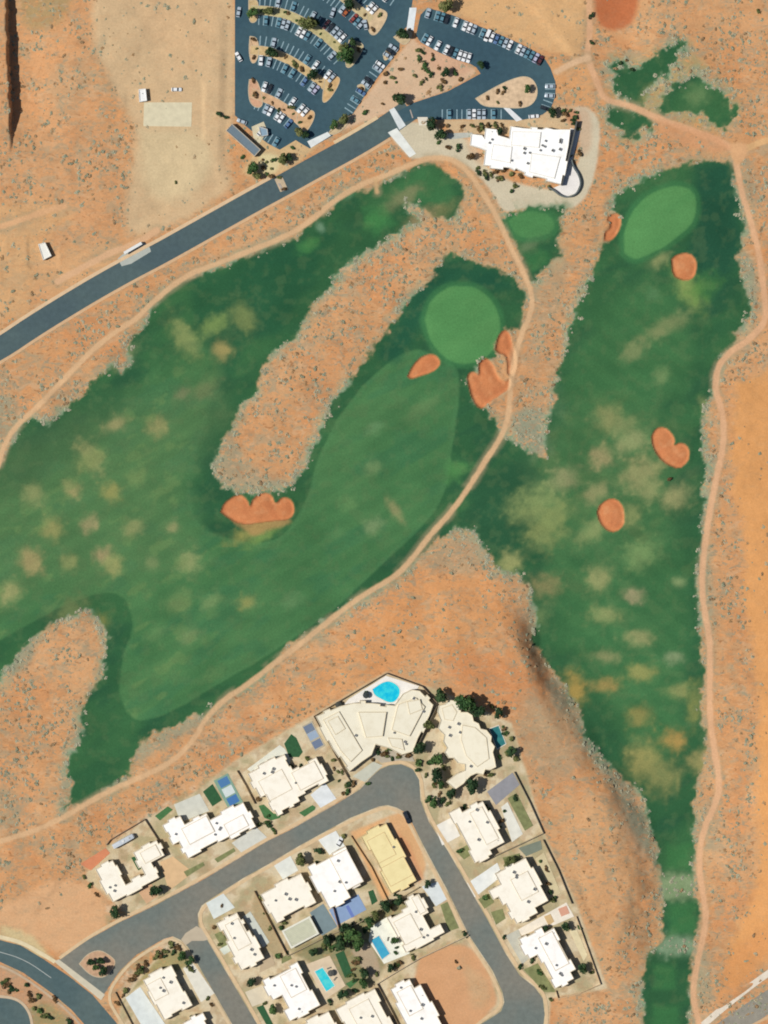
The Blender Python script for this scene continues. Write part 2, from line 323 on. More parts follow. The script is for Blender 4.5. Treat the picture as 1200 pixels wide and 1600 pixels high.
# pale sage fringe of tall grass round the turf
far = ss(.40, .60, fbm(55, 77, 2))
fr = ss(22, 1, dGr)*(.3+.7*far)*(FP > 7); fr = np.where(dGr < 40, fr, 0)
blend((148,156,126), fr*.95*ss(.22, .5, fbm(9, 71, 2, 55, 1.5)+.08)); blend((124,152,120), fr*ss(9, 0, dGr)*.75); DENS[:] = np.clip(DENS+fr*.25, 0, 1.0)
mg = ss(3.2, -3.5, dGr+(fbm(4, 611, 2)-.5)*5)
GC = np.zeros_like(COL); GC[:] = np.array(alb((49,94,60)), np.float32)
def gblend(c, m): GC[:] = GC*(1-m[..., None])+np.array(alb(c), np.float32)*m[..., None]
s1 = fbm(60, 41, 3, -38, 2.2); s2 = fbm(22, 45, 3, -30, 2.5)
gblend((62,108,66), ss(.45, .68, s1)*.6); gblend((40,82,58), ss(.5, .75, s2)*.5)
F1 = [(-130,910),(-50,815),(40,762),(130,700),(200,640),(232,585),(270,548),(320,540),(352,560),(345,610),(320,660),(302,720),(295,780),(312,825),(350,840),(400,850),(440,842),(470,800),(485,768),(495,720),(520,668),(560,608),(610,563),(650,543),(690,560),(718,575),(716,640),(706,700),(700,755),(680,800),(640,842),(600,878),(540,938),(480,983),(400,1035),(330,1075),(280,1106),(240,1122),(215,1127),(200,1116),(187,1090),(187,1060),(195,1015),(207,985),(208,965),(196,935),(175,924),(140,930),(90,950),(50,972),(0,1000),(-130,1080)]
F2 = [(905,560),(940,495),(1010,430),(1060,470),(1085,560),(1062,620),(1010,650),(1040,760),(1068,900),(1072,1080),(1060,1180),(1010,1190),(940,1110),(880,1000),(850,900),(850,790),(880,680)]
F3 = [(660,262),(690,272),(712,300),(690,330),(640,310),(600,300)]
dF1 = sdf(cp(F1)); sf = 2.5+26*ss(420, 250, PX)*ss(860, 760, PY); mF = ss(sf, -sf, dF1+nj*2+njb*sf*1.2)
gblend((71,117,72), mF*.92); gblend((82,125,78), mF*ss(.45, .7, s1)*.5); gblend((58,110,74), mF*ss(.5, .7, s2)*.5)
gblend((80,128,84), ss(5, 0, abs(dF1+3))*.22*ss(100, 400, PX))
dF2 = sdf(cp(F2))+njb*25; mF2 = ss(20, -20, dF2)
gblend((63,110,67), mF2*.7); gblend((74,120,74), ss(.5, .7, s2)*mF2*.4)
gblend((64,114,70), ss(10, -10, sdf(cp(F3))+njb*14)*.8)
gblend((34,80,60), ss(25, -10, sdf([(1090,262),(1145,260),(1160,380),(1110,480),(1085,400),(1095,320)])+njb*10)*.8)
gblend((33,84,62), ss(22, -8, sdf([(690,405),(760,420),(790,445),(770,450),(720,436),(680,455),(620,560),(600,550),(655,455)])+njb*10)*.75)
gblend((34,84,58), ss(16, -6, sdf([(300,440),(400,410),(520,360),(480,440),(430,520),(390,520),(350,600),(330,640),(340,560),(300,480)])+njb*16)*.55)
gblend((48,86,60), ss(20, -8, sdf([(740,760),(820,720),(850,760),(800,860),(760,850),(740,820)])+njb*12)*.6)
BL = """50 772 13 14 140 148 96 .5;112 765 10 13 160 150 100 .8;142 715 12 20 148 150 98 .6;174 772 11 12 152 152 84 .85;80 825 12 14 150 150 90 .7;140 820 12 9 165 146 108 .7;207 825 13 10 130 142 92 .65;270 824 8 8 140 142 98 .7;48 876 12 18 168 146 100 .85;108 878 11 11 132 144 88 .6;160 868 10 10 170 144 108 .6;176 882 12 12 145 150 92 .75;15 926 14 13 158 158 104 .75;295 880 15 14 134 152 100 .7;238 880 9 9 112 140 92 .5;329 940 12 8 100 145 90 .5;386 942 11 9 140 146 80 .75;280 940 18 14 88 128 76 .5;296 995 13 8 118 140 92 .6;243 992 14 10 98 134 84 .5;260 1045 16 10 90 130 80 .5;140 985 24 12 118 124 72 .7;108 955 22 14 72 100 60 .6;290 530 12 28 128 142 88 .75;335 507 22 10 122 146 84 .6;347 547 12 12 150 140 88 .7;378 495 14 20 118 132 80 .6;182 662 16 8 145 140 96 .75;246 665 12 12 150 142 92 .75;140 720 18 11 118 140 82 .5;318 610 20 10 112 126 84 .6;285 615 10 8 118 124 88 .6;190 558 18 12 120 132 92 .7;215 745 14 10 96 138 80 .5;585 670 12 8 108 146 98 .5;583 730 10 9 122 148 98 .5;545 787 11 9 100 138 86 .5;618 798 6 18 136 138 94 .75;583 822 12 10 126 148 102 .6;525 835 12 10 86 132 84 .5;455 940 14 10 92 128 84 .6;660 637 24 9 96 128 82 .6;712 735 16 12 84 140 78 .5;690 330 20 8 130 128 84 .4;628 310 26 9 128 130 92 .6;655 340 20 8 150 130 95 .5;585 345 14 10 66 124 70 .7;1075 452 12 28 130 150 86 .85;1040 510 30 10 128 138 92 .7;990 550 16 9 126 138 92 .7;1035 588 11 9 116 142 92 .6;1020 458 9 7 92 130 88 .4;1030 405 14 8 130 140 92 .7;1100 450 20 14 76 128 66 .5;950 655 18 16 140 144 94 .85;940 715 15 14 158 148 104 .85;985 690 26 12 140 148 100 .85;1000 740 26 18 148 148 100 .9;1015 765 16 14 144 150 100 .85;1055 775 18 14 150 150 102 .9;975 665 20 10 130 140 92 .6;880 750 20 14 138 140 98 .8;930 770 18 12 145 146 100 .85;840 790 30 24 128 146 92 .8;850 830 22 22 124 136 84 .8;870 805 16 12 132 146 90 .7;985 805 14 12 140 150 96 .8;925 830 22 12 132 146 94 .8;1000 865 22 16 118 146 92 .8;935 905 13 16 136 142 90 .8;990 930 11 9 150 142 104 .8;945 962 17 10 132 142 88 .8;1060 910 7 7 122 142 92 .6;855 915 18 14 120 120 76 .7;842 962 14 14 100 124 80 .6;1000 998 16 10 134 140 90 .8;948 1027 14 8 126 132 86 .7;1003 1052 15 10 132 134 76 .8;1052 1028 10 8 118 136 96 .6;948 1072 16 8 150 132 74 .6;898 1080 12 22 158 136 70 .8;1060 1080 14 9 124 134 80 .6;1000 1120 14 13 128 124 68 .75;1052 1157 14 12 160 132 70 .85;1008 1190 18 24 144 142 82 .9;1035 1215 20 20 120 126 74 .6;1095 1190 14 14 134 132 80 .7;1085 1100 8 25 130 134 72 .4;795 880 16 12 148 152 98 .7;1105 640 6 16 140 150 96 .6;400 826 36 9 140 140 80 .85;410 838 26 7 110 138 76 .7;1060 1383 34 13 134 152 112 1;1060 1396 30 10 128 148 108 1;1060 1479 36 12 128 152 120 1;860 345 14 10 86 138 84 .3;832 378 20 7 104 124 88 .5;1090 150 16 12 100 130 84 .6;1020 145 16 9 140 140 92 .7;860 620 14 30 84 120 84 .4;840 690 16 20 110 130 96 .4;482 384 13 8 66 118 66 .7;545 305 8 4 96 140 100 .3;500 355 5 7 120 152 122 .5"""
gblend((98,124,80), ss(40, -30, sdf([(-20,700),(150,640),(330,600),(360,650),(280,740),(300,860),(200,900),(60,920),(-20,960)])+njb*30)*.32)
gblend((110,130,84), ss(30, -20, sdf([(820,740),(900,640),(1010,640),(1085,740),(1085,800),(1000,880),(880,860)])+njb*24)*.08)
gblend((40,86,58), ss(14, -8, sdf([(730,770),(800,730),(830,740),(800,790),(860,870),(800,880),(760,850)])+njb*14)*.6)
for r in BL.split(';'):
    x, y, rx, ry, a, b, c, al = [float(v) for v in r.split()]
    if 870 < y < 1230 and x > 850: al = min(1, al*1.2); rx *= 1.1; a, b, c = (a+8, b+6, c+8)
    if x < 400 and 640 < y < 960: a, b, c = (a*.6+152*.4, b*.6+152*.4, c*.6+102*.4); al = min(1, al*1.15)
    w = win(x-rx*3, x+rx*3, y-ry*3, y+ry*3)
    an = R(-32) if x < 800 or y < 900 else 0
    ux = (PX[w]-x)*math.cos(an)+(PY[w]-y)*math.sin(an); uy = -(PX[w]-x)*math.sin(an)+(PY[w]-y)*math.cos(an)
    q = (ux/rx)**2+(uy/ry)**2; q = q*(1+nj[w]*1.3)+njb[w]*.5+nj[w]*1.2
    m = np.clip(np.exp(-np.clip(q, 0, 9)**1.35*.55)*min(1, al*1.4), 0, .95)
    GC[w] = GC[w]*(1-m[..., None])+np.array(alb((a, b, c)), np.float32)*m[..., None]
# general mottling where the right hand fairway is drying
dry = ss(.56, .75, fbm(24, 91, 3, -32, 1.3))*ss(24, -10, sdf([(850,640),(960,620),(1080,680),(1090,860),(1085,1100),(1090,1230),(1020,1240),(900,1080),(840,920),(790,800)]))
gblend((136,142,88), dry*.12*ss(960, 860, PY))
dry2 = ss(.58, .75, fbm(18, 93, 3, -32, 1.5))*mF*ss(420, 250, PX)
gblend((110,138,84), dry2*.45)
for _a, _w, _m in ((-32, 13, mF), (38, 15, mF2)):
    _t = ((PX*math.sin(R(-_a))+PY*math.cos(R(-_a)))+njb*5)/_w; _s = ss(.35, .65, np.abs((_t % 2)-1))
    gblend((84,130,80), _m*_s*.10); gblend((52,98,62), _m*(1-_s)*.10)
gblend((96,120,78), ss(.5, .72, fbm(11, 501, 4))*.22*(1-ss(-3, 3, dGr)))
# greens, collars and tees
GR = [cp([(664,500),(672,470),(695,450),(722,446),(750,452),(772,474),(782,500),(780,530),(765,555),(738,568),(712,568),(690,555),(672,532)]),
      cp([(976,395),(974,365),(985,335),(1005,310),(1035,294),(1065,290),(1084,300),(1089,325),(1082,350),(1060,368),(1040,385),(1010,400),(990,406)]),
      cp([(795,345),(812,332),(845,330),(866,342),(866,360),(845,370),(815,372),(802,362)])]
for i, g in enumerate(GR):
    d = sdf(g)
    gblend((62,118,72), ss(12, 4, d)*.7)
    m = ss(2.5, -2.5, d+nj*2)*(.55 if i == 2 else 1); gblend((88,142,84), m*.95); gblend((80,136,80), m*ss(.4, .7, s2)*.6)
for t in ([(820,400),(845,390),(862,402),(850,415),(832,422)], [(1042,1322),(1078,1322),(1078,1358),(1042,1358)], [(1048,1415),(1086,1412),(1088,1460),(1048,1462)], [(1022,1508),(1055,1508),(1055,1545),(1022,1545)], [(1020,1570),(1060,1572),(1060,1640),(1020,1640)], [(565,325),(600,320),(620,350),(585,370)], [(462,380),(495,370),(500,385),(470,398)]):
    gblend((66,126,72), ss(7, -6, sdf(t)+nj*7)*.45)
blendm = mg[..., None]; COL[:] = COL*(1-blendm)+GC*blendm
isg = mg > .5
CLS[isg] = 3
CLS[isg & (dF1 < 0)] = 4; CLS[isg & (dF2 < 0) & (dF1 >= 0)] = 4
for i, g in enumerate(GR): CLS[isg & (sdf(g) < 0)] = 5+i
DENS[mg > .5] = 0

# bunkers --------------------------------------------------------------------
BK = [[(637,588),(645,570),(660,556),(676,553),(687,562),(687,572),(676,582),(655,588),(642,592)],
      [(730,592),(733,582),(741,581),(749,588),(747,570),(755,560),(765,562),(772,572),(778,590),(790,598),(797,590),(797,606),(786,614),(774,622),(762,630),(754,639),(744,634),(737,620)],
      [(774,546),(778,526),(788,515),(797,521),(800,538),(806,554),(806,574),(799,588),(792,584),(793,568),(789,554),(780,553)],
      [(944,376),(945,362),(953,357),(954,349),(947,343),(956,333),(967,334),(972,347),(966,363),(954,377)],
      [(1049,405),(1058,397),(1077,395),(1089,407),(1088,425),(1080,437),(1064,438),(1051,430)],
      [(1018,682),(1024,669),(1038,667),(1049,676),(1055,688),(1052,697),(1062,691),(1073,696),(1078,706),(1075,722),(1060,733),(1043,726),(1029,714),(1020,697)],
      [(933,800),(939,786),(955,778),(969,784),(976,800),(975,820),(962,832),(948,829),(937,816)],
      [(345,800),(350,786),(364,776),(375,772),(387,781),(390,794),(396,778),(411,769),(425,773),(430,789),(440,777),(452,778),(460,790),(459,805),(448,813),(425,814),(400,818),(378,820),(360,812)]]
Hh = np.zeros(PX.shape, np.float32)
for i, b in enumerate(BK):
    d = sdf(smooth(b+[b[0]], 1)[:-1]); m = ss(1.6, -1.6, d+nj*1.5)
    blend((202,130,84), m); blend((210,146,100), m*ss(.5, .75, n4)*.6); blend((192,118,76), m*ss(.5, .7, n3)*.6)
    CLS[m > .5] = 10+i; DENS[m > .3] = 0.03
    Hh += -0.8*ss(1.2, -2.5, d)+.35*ss(-2, -12, d)+.25*ss(9, 1, d)*ss(-1.0, 1, d)+m*nj*.25

m = ss(4, -4, sdf(cp([(362,812),(400,816),(455,810),(450,820),(415,830),(398,838),(380,828)]))+nj*6)*ss(-1, 3, np.abs(CLS-13.5)-3.4+2); blend((172,138,88), m*.75*(CLS < 10))
# paths ----------------------------------------------------------------------
PA = [[(-20,760),(0,722),(5,700),(15,680),(32,658),(60,635),(100,592),(150,541),(185,515),(215,497),(240,470),(290,430),(340,412),(400,388),(440,372),(480,350),(520,315),(560,290),(600,275),(640,257),(675,245),(710,249),(735,272),(755,303),(775,335),(797,385),(818,425),(832,460),(830,490),(815,520),(804,560),(797,610),(795,650),(783,684),(765,710),(740,750),(710,795),(670,838),(645,872),(620,900),(570,928),(530,957),(480,998),(430,1035),(390,1068),(350,1093),(322,1122),(300,1160),(270,1190),(220,1215),(170,1235),(100,1277),(50,1300),(0,1315),(-130,1345)],
      [(922,-110),(920,0),(922,60),(916,90),(934,130),(942,155),(985,165),(1040,190),(1100,210),(1145,230),(1150,250),(1158,300),(1175,350),(1187,400),(1193,450),(1199,500),(1172,530),(1140,550),(1120,575),(1117,610),(1131,650),(1130,700),(1118,750),(1104,830),(1096,900),(1099,950),(1110,1000),(1109,1060),(1110,1120),(1116,1170),(1127,1230),(1117,1262),(1099,1300),(1092,1350),(1100,1400),(1106,1440),(1091,1500),(1081,1550),(1090,1590),(1096,1612)],
      [(1148,243),(1165,232),(1200,218),(1330,180)], [(587,282),(589,300)], [(870,112),(895,98),(918,90)], [(-130,375),(-20,360),(30,345),(70,330),(100,322)], [(90,440),(170,395),(215,380),(245,360)]]
PW = [8.2, 9.5, 10, 6, 10, 9, 10]
PC = [(212,174,132),(216,170,130),(214,172,122),(200,165,120),(214,178,140),(214,168,124),(214,172,132)]
dP = np.full(PX.shape, 1e3, np.float32)
for ln, w_, c in zip(PA, PW, PC):
    d = ldist(smooth(ln, 2))+nj*2.5-w_/2; m = ss(1.8, -1.6, d)
    blend((164,148,116), ss(9, 1, d)*.45*ss(.35, .6, fbm(25, 301, 2)))
    blend(c, m*.92); DENS[:] *= (1-m); CLS[m > .5] = 2; dP = np.minimum(dP, d)
m = ss(3, -3, sdf(cp([(1140,225),(1165,222),(1170,240),(1152,262),(1142,245)]))); blend((212,165,120), m); DENS[:] *= 1-m
m = ss(5, -5, sdf(cp([(1020,185),(1090,200),(1140,222),(1140,240),(1090,235),(1040,215)]))+nj*8); blend((206,150,108), m*.7); DENS[:] *= 1-m*.7

# relief ---------------------------------------------------------------------
FLAT = ss(22, 6, sdf([(-130,560),(0,500),(200,370),(360,300),(366,-110),(700,-110),(870,80),(940,160),(935,320),(780,345),(700,240),(600,290),(440,360),(0,640),(-130,720)]))
FLAT = np.maximum(FLAT, ss(16, 4, sdf([(-130,1430),(60,1440),(165,1300),(240,1260),(365,1190),(603,1040),(700,1070),(815,1130),(860,1290),(950,1550),(880,1580),(880,1710),(-130,1710)])))
FLAT = np.maximum(FLAT, ss(10, 2, sdf([(1070,1620),(1330,1440),(1330,1710),(1070,1710)])))
FLAT = np.maximum(FLAT, ss(12, 4, sdf([(205,135),(310,135),(310,210),(205,210)])))
FLAT = np.maximum(FLAT, ss(8, 4, sdf([(50,375),(85,375),(85,415),(50,415)])))
rl = (fbm(30, 51, 4)-.5)*.9*(1-mg*.7)+(fbm(90, 57, 2)-.5)*3.0
# wash along the left edge: a cliff facing east
yw = ss(-140, 40, PY)*ss(245, 170, PY+njb*20)
xc = 11+6*ss(0, 240, PY)+nj*5
rl += yw*(1.6*ss(-90, 10, PX)*(PX < xc+3)*(1-ss(xc-1.5, xc+1.5, PX))+(-5.6)*ss(xc-1.5, xc+1.5, PX)*(1-ss(xc+12, 120, PX)))
# the bench east of the houses drops down to the right-hand fairway
rid = [(800,900),(822,1000),(850,1060),(893,1120),(925,1180),(962,1228),(992,1280),(1004,1340),(1010,1400),(1000,1480),(985,1710)]
xr = np.interp(PY, [p[1] for p in rid], [p[0] for p in rid]).astype(np.float32)
wy = ss(880, 1010, PY)*ss(1560, 1420, PY); dx = PX-xr
rl += -7.0*wy*ss(-44+24*np.exp(-((PY-1025)/55)**2), 34-14*np.exp(-((PY-1025)/55)**2), dx+njb*14)*(1-ss(60, 330, dx))
rl += 1.2*np.exp(-((PX-1190)/60.)**2)*0
Hh += rl*(1-FLAT)
for i, g in enumerate(GR): Hh += .35*ss(14, -6, sdf(g))
# plain desert carries no relief beyond the raster's rim
rim = np.minimum(np.minimum(PX-X0, X1-PX), np.minimum(PY-Y0, Y1-PY)); Hh *= ss(0, 40, rim)
def H(px, py):
    i = min(nx-2, max(0, (px-X0)/STEP)); j = min(ny-2, max(0, (py-Y0)/STEP)); a, b = int(i), int(j); f, g = i-a, j-b
    return float((Hh[b, a]*(1-f)+Hh[b, a+1]*f)*(1-g)+(Hh[b+1, a]*(1-f)+Hh[b+1, a+1]*f)*g)

def put_pois(me, P3, faces):
    me.vertices.add(len(P3)); me.vertices.foreach_set('co', P3.astype(np.float32).ravel())
    me.loops.add(faces.size); me.loops.foreach_set('vertex_index', faces.astype(np.int32).ravel())
    me.polygons.add(len(faces)); me.polygons.foreach_set('loop_start', (np.arange(len(faces))*faces.shape[1]).astype(np.int32))
    me.polygons.foreach_set('use_smooth', np.ones(len(faces), bool)); me.update(calc_edges=True)
idx = np.arange(nx*ny).reshape(ny, nx)
quads = np.stack([idx[1:, :-1], idx[1:, 1:], idx[:-1, 1:], idx[:-1, :-1]], -1).reshape(-1, 4)
P3 = np.stack([(PX-600)*S, (800-PY)*S, Hh], -1).reshape(-1, 3)
cf = CLS.reshape(-1)[quads]; fc = np.sort(cf, 1)[:, 2]
colf = COL.reshape(-1, 3); denf = DENS.reshape(-1)
names = {0: 'ground', 1: 'pavement', 2: 'path', 3: 'rough', 4: 'fairway'}
for k in range(5, 8): names[k] = 'putting_green'
for k in range(10, 18): names[k] = 'sand_bunker'
def ground_part(k):
    q = quads[fc == k]
    if not len(q): return
    u, inv = np.unique(q, return_inverse=True)
    me = bpy.data.meshes.new(names[k]); put_pois(me, P3[u], inv.reshape(-1, 4))
    a = me.attributes.new('Col', 'FLOAT_COLOR', 'POINT'); c4 = np.ones((len(u), 4), np.float32); c4[:, :3] = colf[u]; a.data.foreach_set('color', c4.ravel())
    a = me.attributes.new('dens', 'FLOAT', 'POINT'); a.data.foreach_set('value', denf[u])
    tag(link(names[k], me, GRASS if 3 <= k < 8 else DESERT), kind='structure')
for k in sorted(names): ground_part(k)
# the same desert on to the horizon, joined to the rim of the raster
a, b = W(X0, Y0), W(X0+STEP*(nx-1), Y0+STEP*(ny-1)); F = 6000
vs = [(a[0], a[1], 0), (b[0], a[1], 0), (b[0], b[1], 0), (a[0], b[1], 0), (-F, F, 0), (F, F, 0), (F, -F, 0), (-F, -F, 0)]
tag(link('ground', mesh('ground', vs, [(0,1,5,4),(1,2,6,5),(2,3,7,6),(3,0,4,7)]), M((207,156,108), .95, .12, .02)), kind='structure')

# ---------------------------------------------------------------- roads
A_park = asphalt_mat('asphalt_parking', (57,84,96), (66,93,102)); A_main = asphalt_mat('asphalt_main', (76,94,98), (84,102,102))
A_res = asphalt_mat('asphalt_street', (128,126,115), (112,120,114)); A_curve = asphalt_mat('asphalt_curve', (78,98,100), (92,108,106))
WHITE = M((225,225,220), .7, .1, 1.5); YEL = M((205,180,110), .7, .1, 1.5); FADE = M((138,164,172), .8, .25, .9)
def road(name, poly, m, z=.03, sm=True):
    p = [W(*q) for q in poly]; o = MB().prism(ccw(p), -.1, z).build(name, m); return tag(o, kind='structure')
main = [(-160,625),(-60,575),(0,545),(50,511),(100,480),(150,450),(200,422),(250,396),(300,368),(350,340),(400,312),(450,285),(500,257),(550,230),(600,200),(640,172)]
wm = 10.4
tag(strip('road', main, wm, None, .03, 2, -.1, A_main), kind='structure')
SW = (214,186,146)
def side(pts, c=SW, w=1.5, z=.13): return tag(strip('pavement', pts, w, c, z), kind='structure')
for sgn in (1, -1):
    p = [W(*q) for q in main[:-1]]; q = offset_line(smooth(p, 2), sgn*(wm/2+.7)); q = [(x/S+600, 800-y/S) for x, y in q]
    if sgn == 1: tag(strip('pavement', [t for t in q if t[0] < 432], 1.6, (216,186,148), .13, 0), kind='structure'); tag(strip('pavement', [t for t in q if 520 < t[0] < 606], 1.6, (216,190,150), .13, 0), kind='structure')
    else: tag(strip('pavement', [t for t in q if t[0] < 612], 1.4, (208,172,132), .13, 0), kind='structure')
# roadside pull-out
slab('pavement', [(184,404),(205,386),(222,379),(232,382),(236,393),(205,412),(190,416)], (178,182,172), .045)
LOT1 = [(367,-100),(367,180),(384,197),(405,214),(418,224),(437,234),(462,219),(470,224),(484,232),(520,212),(527,199),(552,177),(569,151),(593,117),(608,99),(624,76),(626,50),(638,40),(645,0),(660,-100)]
road('parking_lot', LOT1, A_park, .036)
LOT2 = [(657,23),(668,12),(708,24),(766,48),(810,67),(848,87),(860,106),(868,128),(868,150),(861,169),(848,179),(830,185),(812,188),(784,187),(740,186),(691,187),(651,186),(628,192),(618,176),(645,161),(699,143),(751,115),(744,105),(735,100),(712,93),(686,82),(657,66),(650,55)]
road('parking_lot', LOT2, A_park, .040)
def closed(name, pts, c, z, **k): return slab(name, cp(pts), c, z, **k)
_k = [0]
def kerbed(pts, c):
    _k[0] += 1; e = .02+.004*(_k[0] % 12)
    p = cp(pts); w = ccw([W(*q) for q in p]); o = inset(w, .35)
    n = len(w); v = [(*q, -.1) for q in w]+[(*q, .15+e) for q in w]+[(*q, .15+e) for q in o]+[(*q, .08+e) for q in o]
    f = [(i, (i+1) % n, n+(i+1) % n, n+i) for i in range(n)]+[(n+i, n+(i+1) % n, 2*n+(i+1) % n, 2*n+i) for i in range(n)]+[(2*n+i, 2*n+(i+1) % n, 3*n+(i+1) % n, 3*n+i) for i in range(n)]
    tag(MB().add(v, f).build('kerb', M((196,180,150), .9)), kind='structure')
    me = mesh('planting_bed', [(*q, .10+e) for q in o], [tuple(range(n))]); tag(link('planting_bed', me, M(c, .95, .22, .5)), kind='structure')
kerbed([(742,154),(752,148),(776,134),(800,123),(820,118),(834,124),(841,140),(838,156),(827,167),(808,170),(780,168),(755,167)], (212,184,150))
def med(pts, w):
    p = smooth([tuple(q) for q in pts], 2); a = offset_line(p, w); b = offset_line(p, -w)
    return a, b
MED = [[(392,16),(405,16),(430,18),(455,25),(480,38),(505,53),(530,76),(548,95)],
       [(392,78),(420,80),(450,92),(475,108),(500,126),(518,142)],
       [(392,145),(408,150),(430,160),(452,174),(470,190)],
       [(500,-30),(530,-10),(555,10),(580,32)]]
bulbs = [([(388,0),(402,-2),(405,12),(402,34),(392,37),(388,28)],(196,170,125)), ([(390,56),(402,58),(406,78),(401,98),(392,100),(388,80)],(206,172,135)),
         ([(389,124),(400,122),(408,140),(412,165),(402,170),(390,162),(387,142)],(204,160,128)), ([(545,62),(565,66),(570,74),(556,98),(545,108),(538,102)],(190,176,135)),
         ([(508,120),(528,118),(533,126),(520,150),(508,162),(502,158)],(206,170,120)), ([(465,176),(488,170),(494,180),(482,204),(474,206),(462,192)],(208,170,125)),
         ([(572,8),(600,14),(608,24),(590,54),(580,56),(574,46)],(208,182,145))]
for mpts, cc in zip(MED, [(188,176,128),(204,176,128),(206,168,130),(196,178,136)]):
    tag(strip('kerb', mpts, 4.5, (196,180,150), .14), kind='structure'); tag(strip('planting_bed', mpts, 4.0, cc, .155, 2, -.1, M(cc, .95, .22, .5)), kind='structure')
for b, c in bulbs: kerbed(b, c)
for b in ([(598,84),(606,76),(612,82),(608,92),(600,96)], [(558,133),(566,130),(572,138),(566,146),(558,142)], [(513,208),(524,190),(546,178),(552,182),(535,205),(520,212)], [(614,58),(632,46),(646,50),(640,66),(630,72)]):
    kerbed(b, (200,178,140))
# concrete bands and crossings
for p, c in (([(640,12),(651,12),(646,48),(635,47)], (222,228,228)), ([(608,172),(616,168),(634,196),(624,203)], (214,220,218)),
             ([(606,207),(620,200),(650,240),(640,246)], (226,228,220)), ([(480,221),(512,206),(517,212),(486,231)], (222,226,222)),
             ([(786,168),(793,166),(816,187),(807,190)], (226,228,228)), ([(700,208),(738,207),(738,214),(702,218)], (180,182,172)),
             ([(652,183),(668,183),(670,195),(655,196)], (226,218,200)), ([(429,280),(441,276),(450,296),(438,300)], (196,176,146)),
             ([(225,160),(300,160),(299,198),(224,197)], (214,204,172)), ([(393,198),(412,190),(418,205),(405,225),(396,215)], (206,196,166))):
    slab('pavement', p, c, .055, var=.12)
for p in ([(434,287),(437,286),(444,298),(441,299)], [(640,172),(641.5,171),(646,184),(644,185)]):
    slab('road_marking', p, (170,160,150), .16)
# dashes of the main road
mk = MB()
ml = smooth([W(*q) for q in main], 3); acc = 0
for a, b in zip(ml, ml[1:]):
    v = Vector(b)-Vector(a); L = v.length; t = 0
    while acc+12 < L+0 or False: break
    acc += L
    if False:
        acc = 0; an = math.atan2(v.y, v.x); mk.box((a[0], a[1], .037), (3., .16, .008), an)

# stalls
mk = MB()
ROWS = []           # (point, heading)
def stalls(line, side_, off, ln=4.6, pitch=2.3, lw=.5, skip0=0, skip1=0):
    p = smooth([W(*q) for q in line], 2); tot = 0; nxt = skip0; L = sum((Vector(b)-Vector(a)).length for a, b in zip(p, p[1:]))
    for a, b in zip(p, p[1:]):
        v = Vector(b)-Vector(a); l = v.length; 
        if l < 1e-6: continue
        t = v/l; nrm = Vector((-t.y, t.x))*side_
        while nxt <= tot+l:
            if nxt > L-skip1: break
            c = Vector(a)+t*(nxt-tot)+nrm*(off+ln/2); an = math.atan2(nrm.y, nrm.x)
            mk.box((c.x, c.y, .048), (ln, lw, .008), an)
            cc = c+t*pitch/2; ROWS.append((cc.x, cc.y, an)); nxt += pitch
        tot += l
for i, mpts in enumerate(MED):
    stalls(mpts, 1, 2.3, skip0=4, skip1=2 if i else 4); stalls(mpts, -1, 2.3, skip0=4, skip1=3)
stalls([(552,177),(569,151)], 1, .2); stalls([(572,146),(593,117),(600,107)], 1, .2); stalls([(611,95),(622,79)], 1, .2)
stalls([(668,12),(708,24),(766,48),(810,67),(848,87)], -1, .2); stalls([(657,66),(686,82),(712,93),(735,100)], 1, .2)
stalls([(691,187),(784,187)], 1, .2); stalls([(384,197),(405,214),(418,224),(437,234)], 1, .2, skip0=6)
stalls([(868,128),(868,150),(861,169)], -1, .2, skip0=1)
stalls([(500,-62),(540,-40),(580,-10),(610,10)], 1, .2)
tag(mk.build('road_marking', FADE), kind='structure')

# residential streets
RES = [(88,1502),(140,1467),(187,1441),(240,1416),(320,1373),(420,1313),(453,1297),(531,1253),(563,1233),(580,1214),(594,1202),(608,1196),(627,1194),(645,1202),(655,1219),(657,1250),(670,1284),(700,1330),(730,1382),(760,1434),(790,1490),(812,1524),(835,1542),(848,1560),(851,1585),(848,1610),(840,1680),
       (730,1680),(745,1604),(765,1592),(783,1580),(788,1566),(785,1550),(770,1517),(732,1460),(697,1387),(677,1350),(660,1318),(643,1284),(634,1270),(620,1262),(606,1258),(592,1260),(547,1278),(465,1323),(420,1350),(380,1372),(330,1404),(315,1415),(309,1428),(310,1446),(324,1469),(401,1599),(432,1660),(396,1660),(362,1599),(294,1480),(283,1469),(270,1463),(256,1467),(213,1492),(187,1517),(160,1557),(128,1535)]
road('road', RES, A_res, .033)
CUR = [(-160,1462),(-60,1455),(0,1469),(32,1477),(67,1498),(107,1525),(144,1554),(181,1597),(230,1670),(165,1670),(133,1602),(112,1578),(80,1551),(35,1519),(0,1503),(-60,1488),(-160,1492)]
road('road', CUR, A_curve, .037)
road('road', [(-160,1560),(-20,1556),(20,1560),(38,1572),(48,1592),(50,1640),(40,1680),(-160,1680)], A_curve, .031)
road('road', [(1085,1640),(1120,1600),(1160,1572),(1200,1546),(1330,1465),(1330,1510),(1200,1585),(1150,1620),(1110,1680)], asphalt_mat('asphalt_pale', (150,144,130), (142,138,126)), .031)
side([(-100,1555),(0,1556),(28,1561),(44,1577),(51,1600),(52,1650)], (200,178,148), 1.3)
side([(1098,1602),(1140,1566),(1200,1520),(1330,1435)], (224,212,192), 3.0); side([(1135,1622),(1200,1590),(1330,1515)], (205,170,130), 1.2)
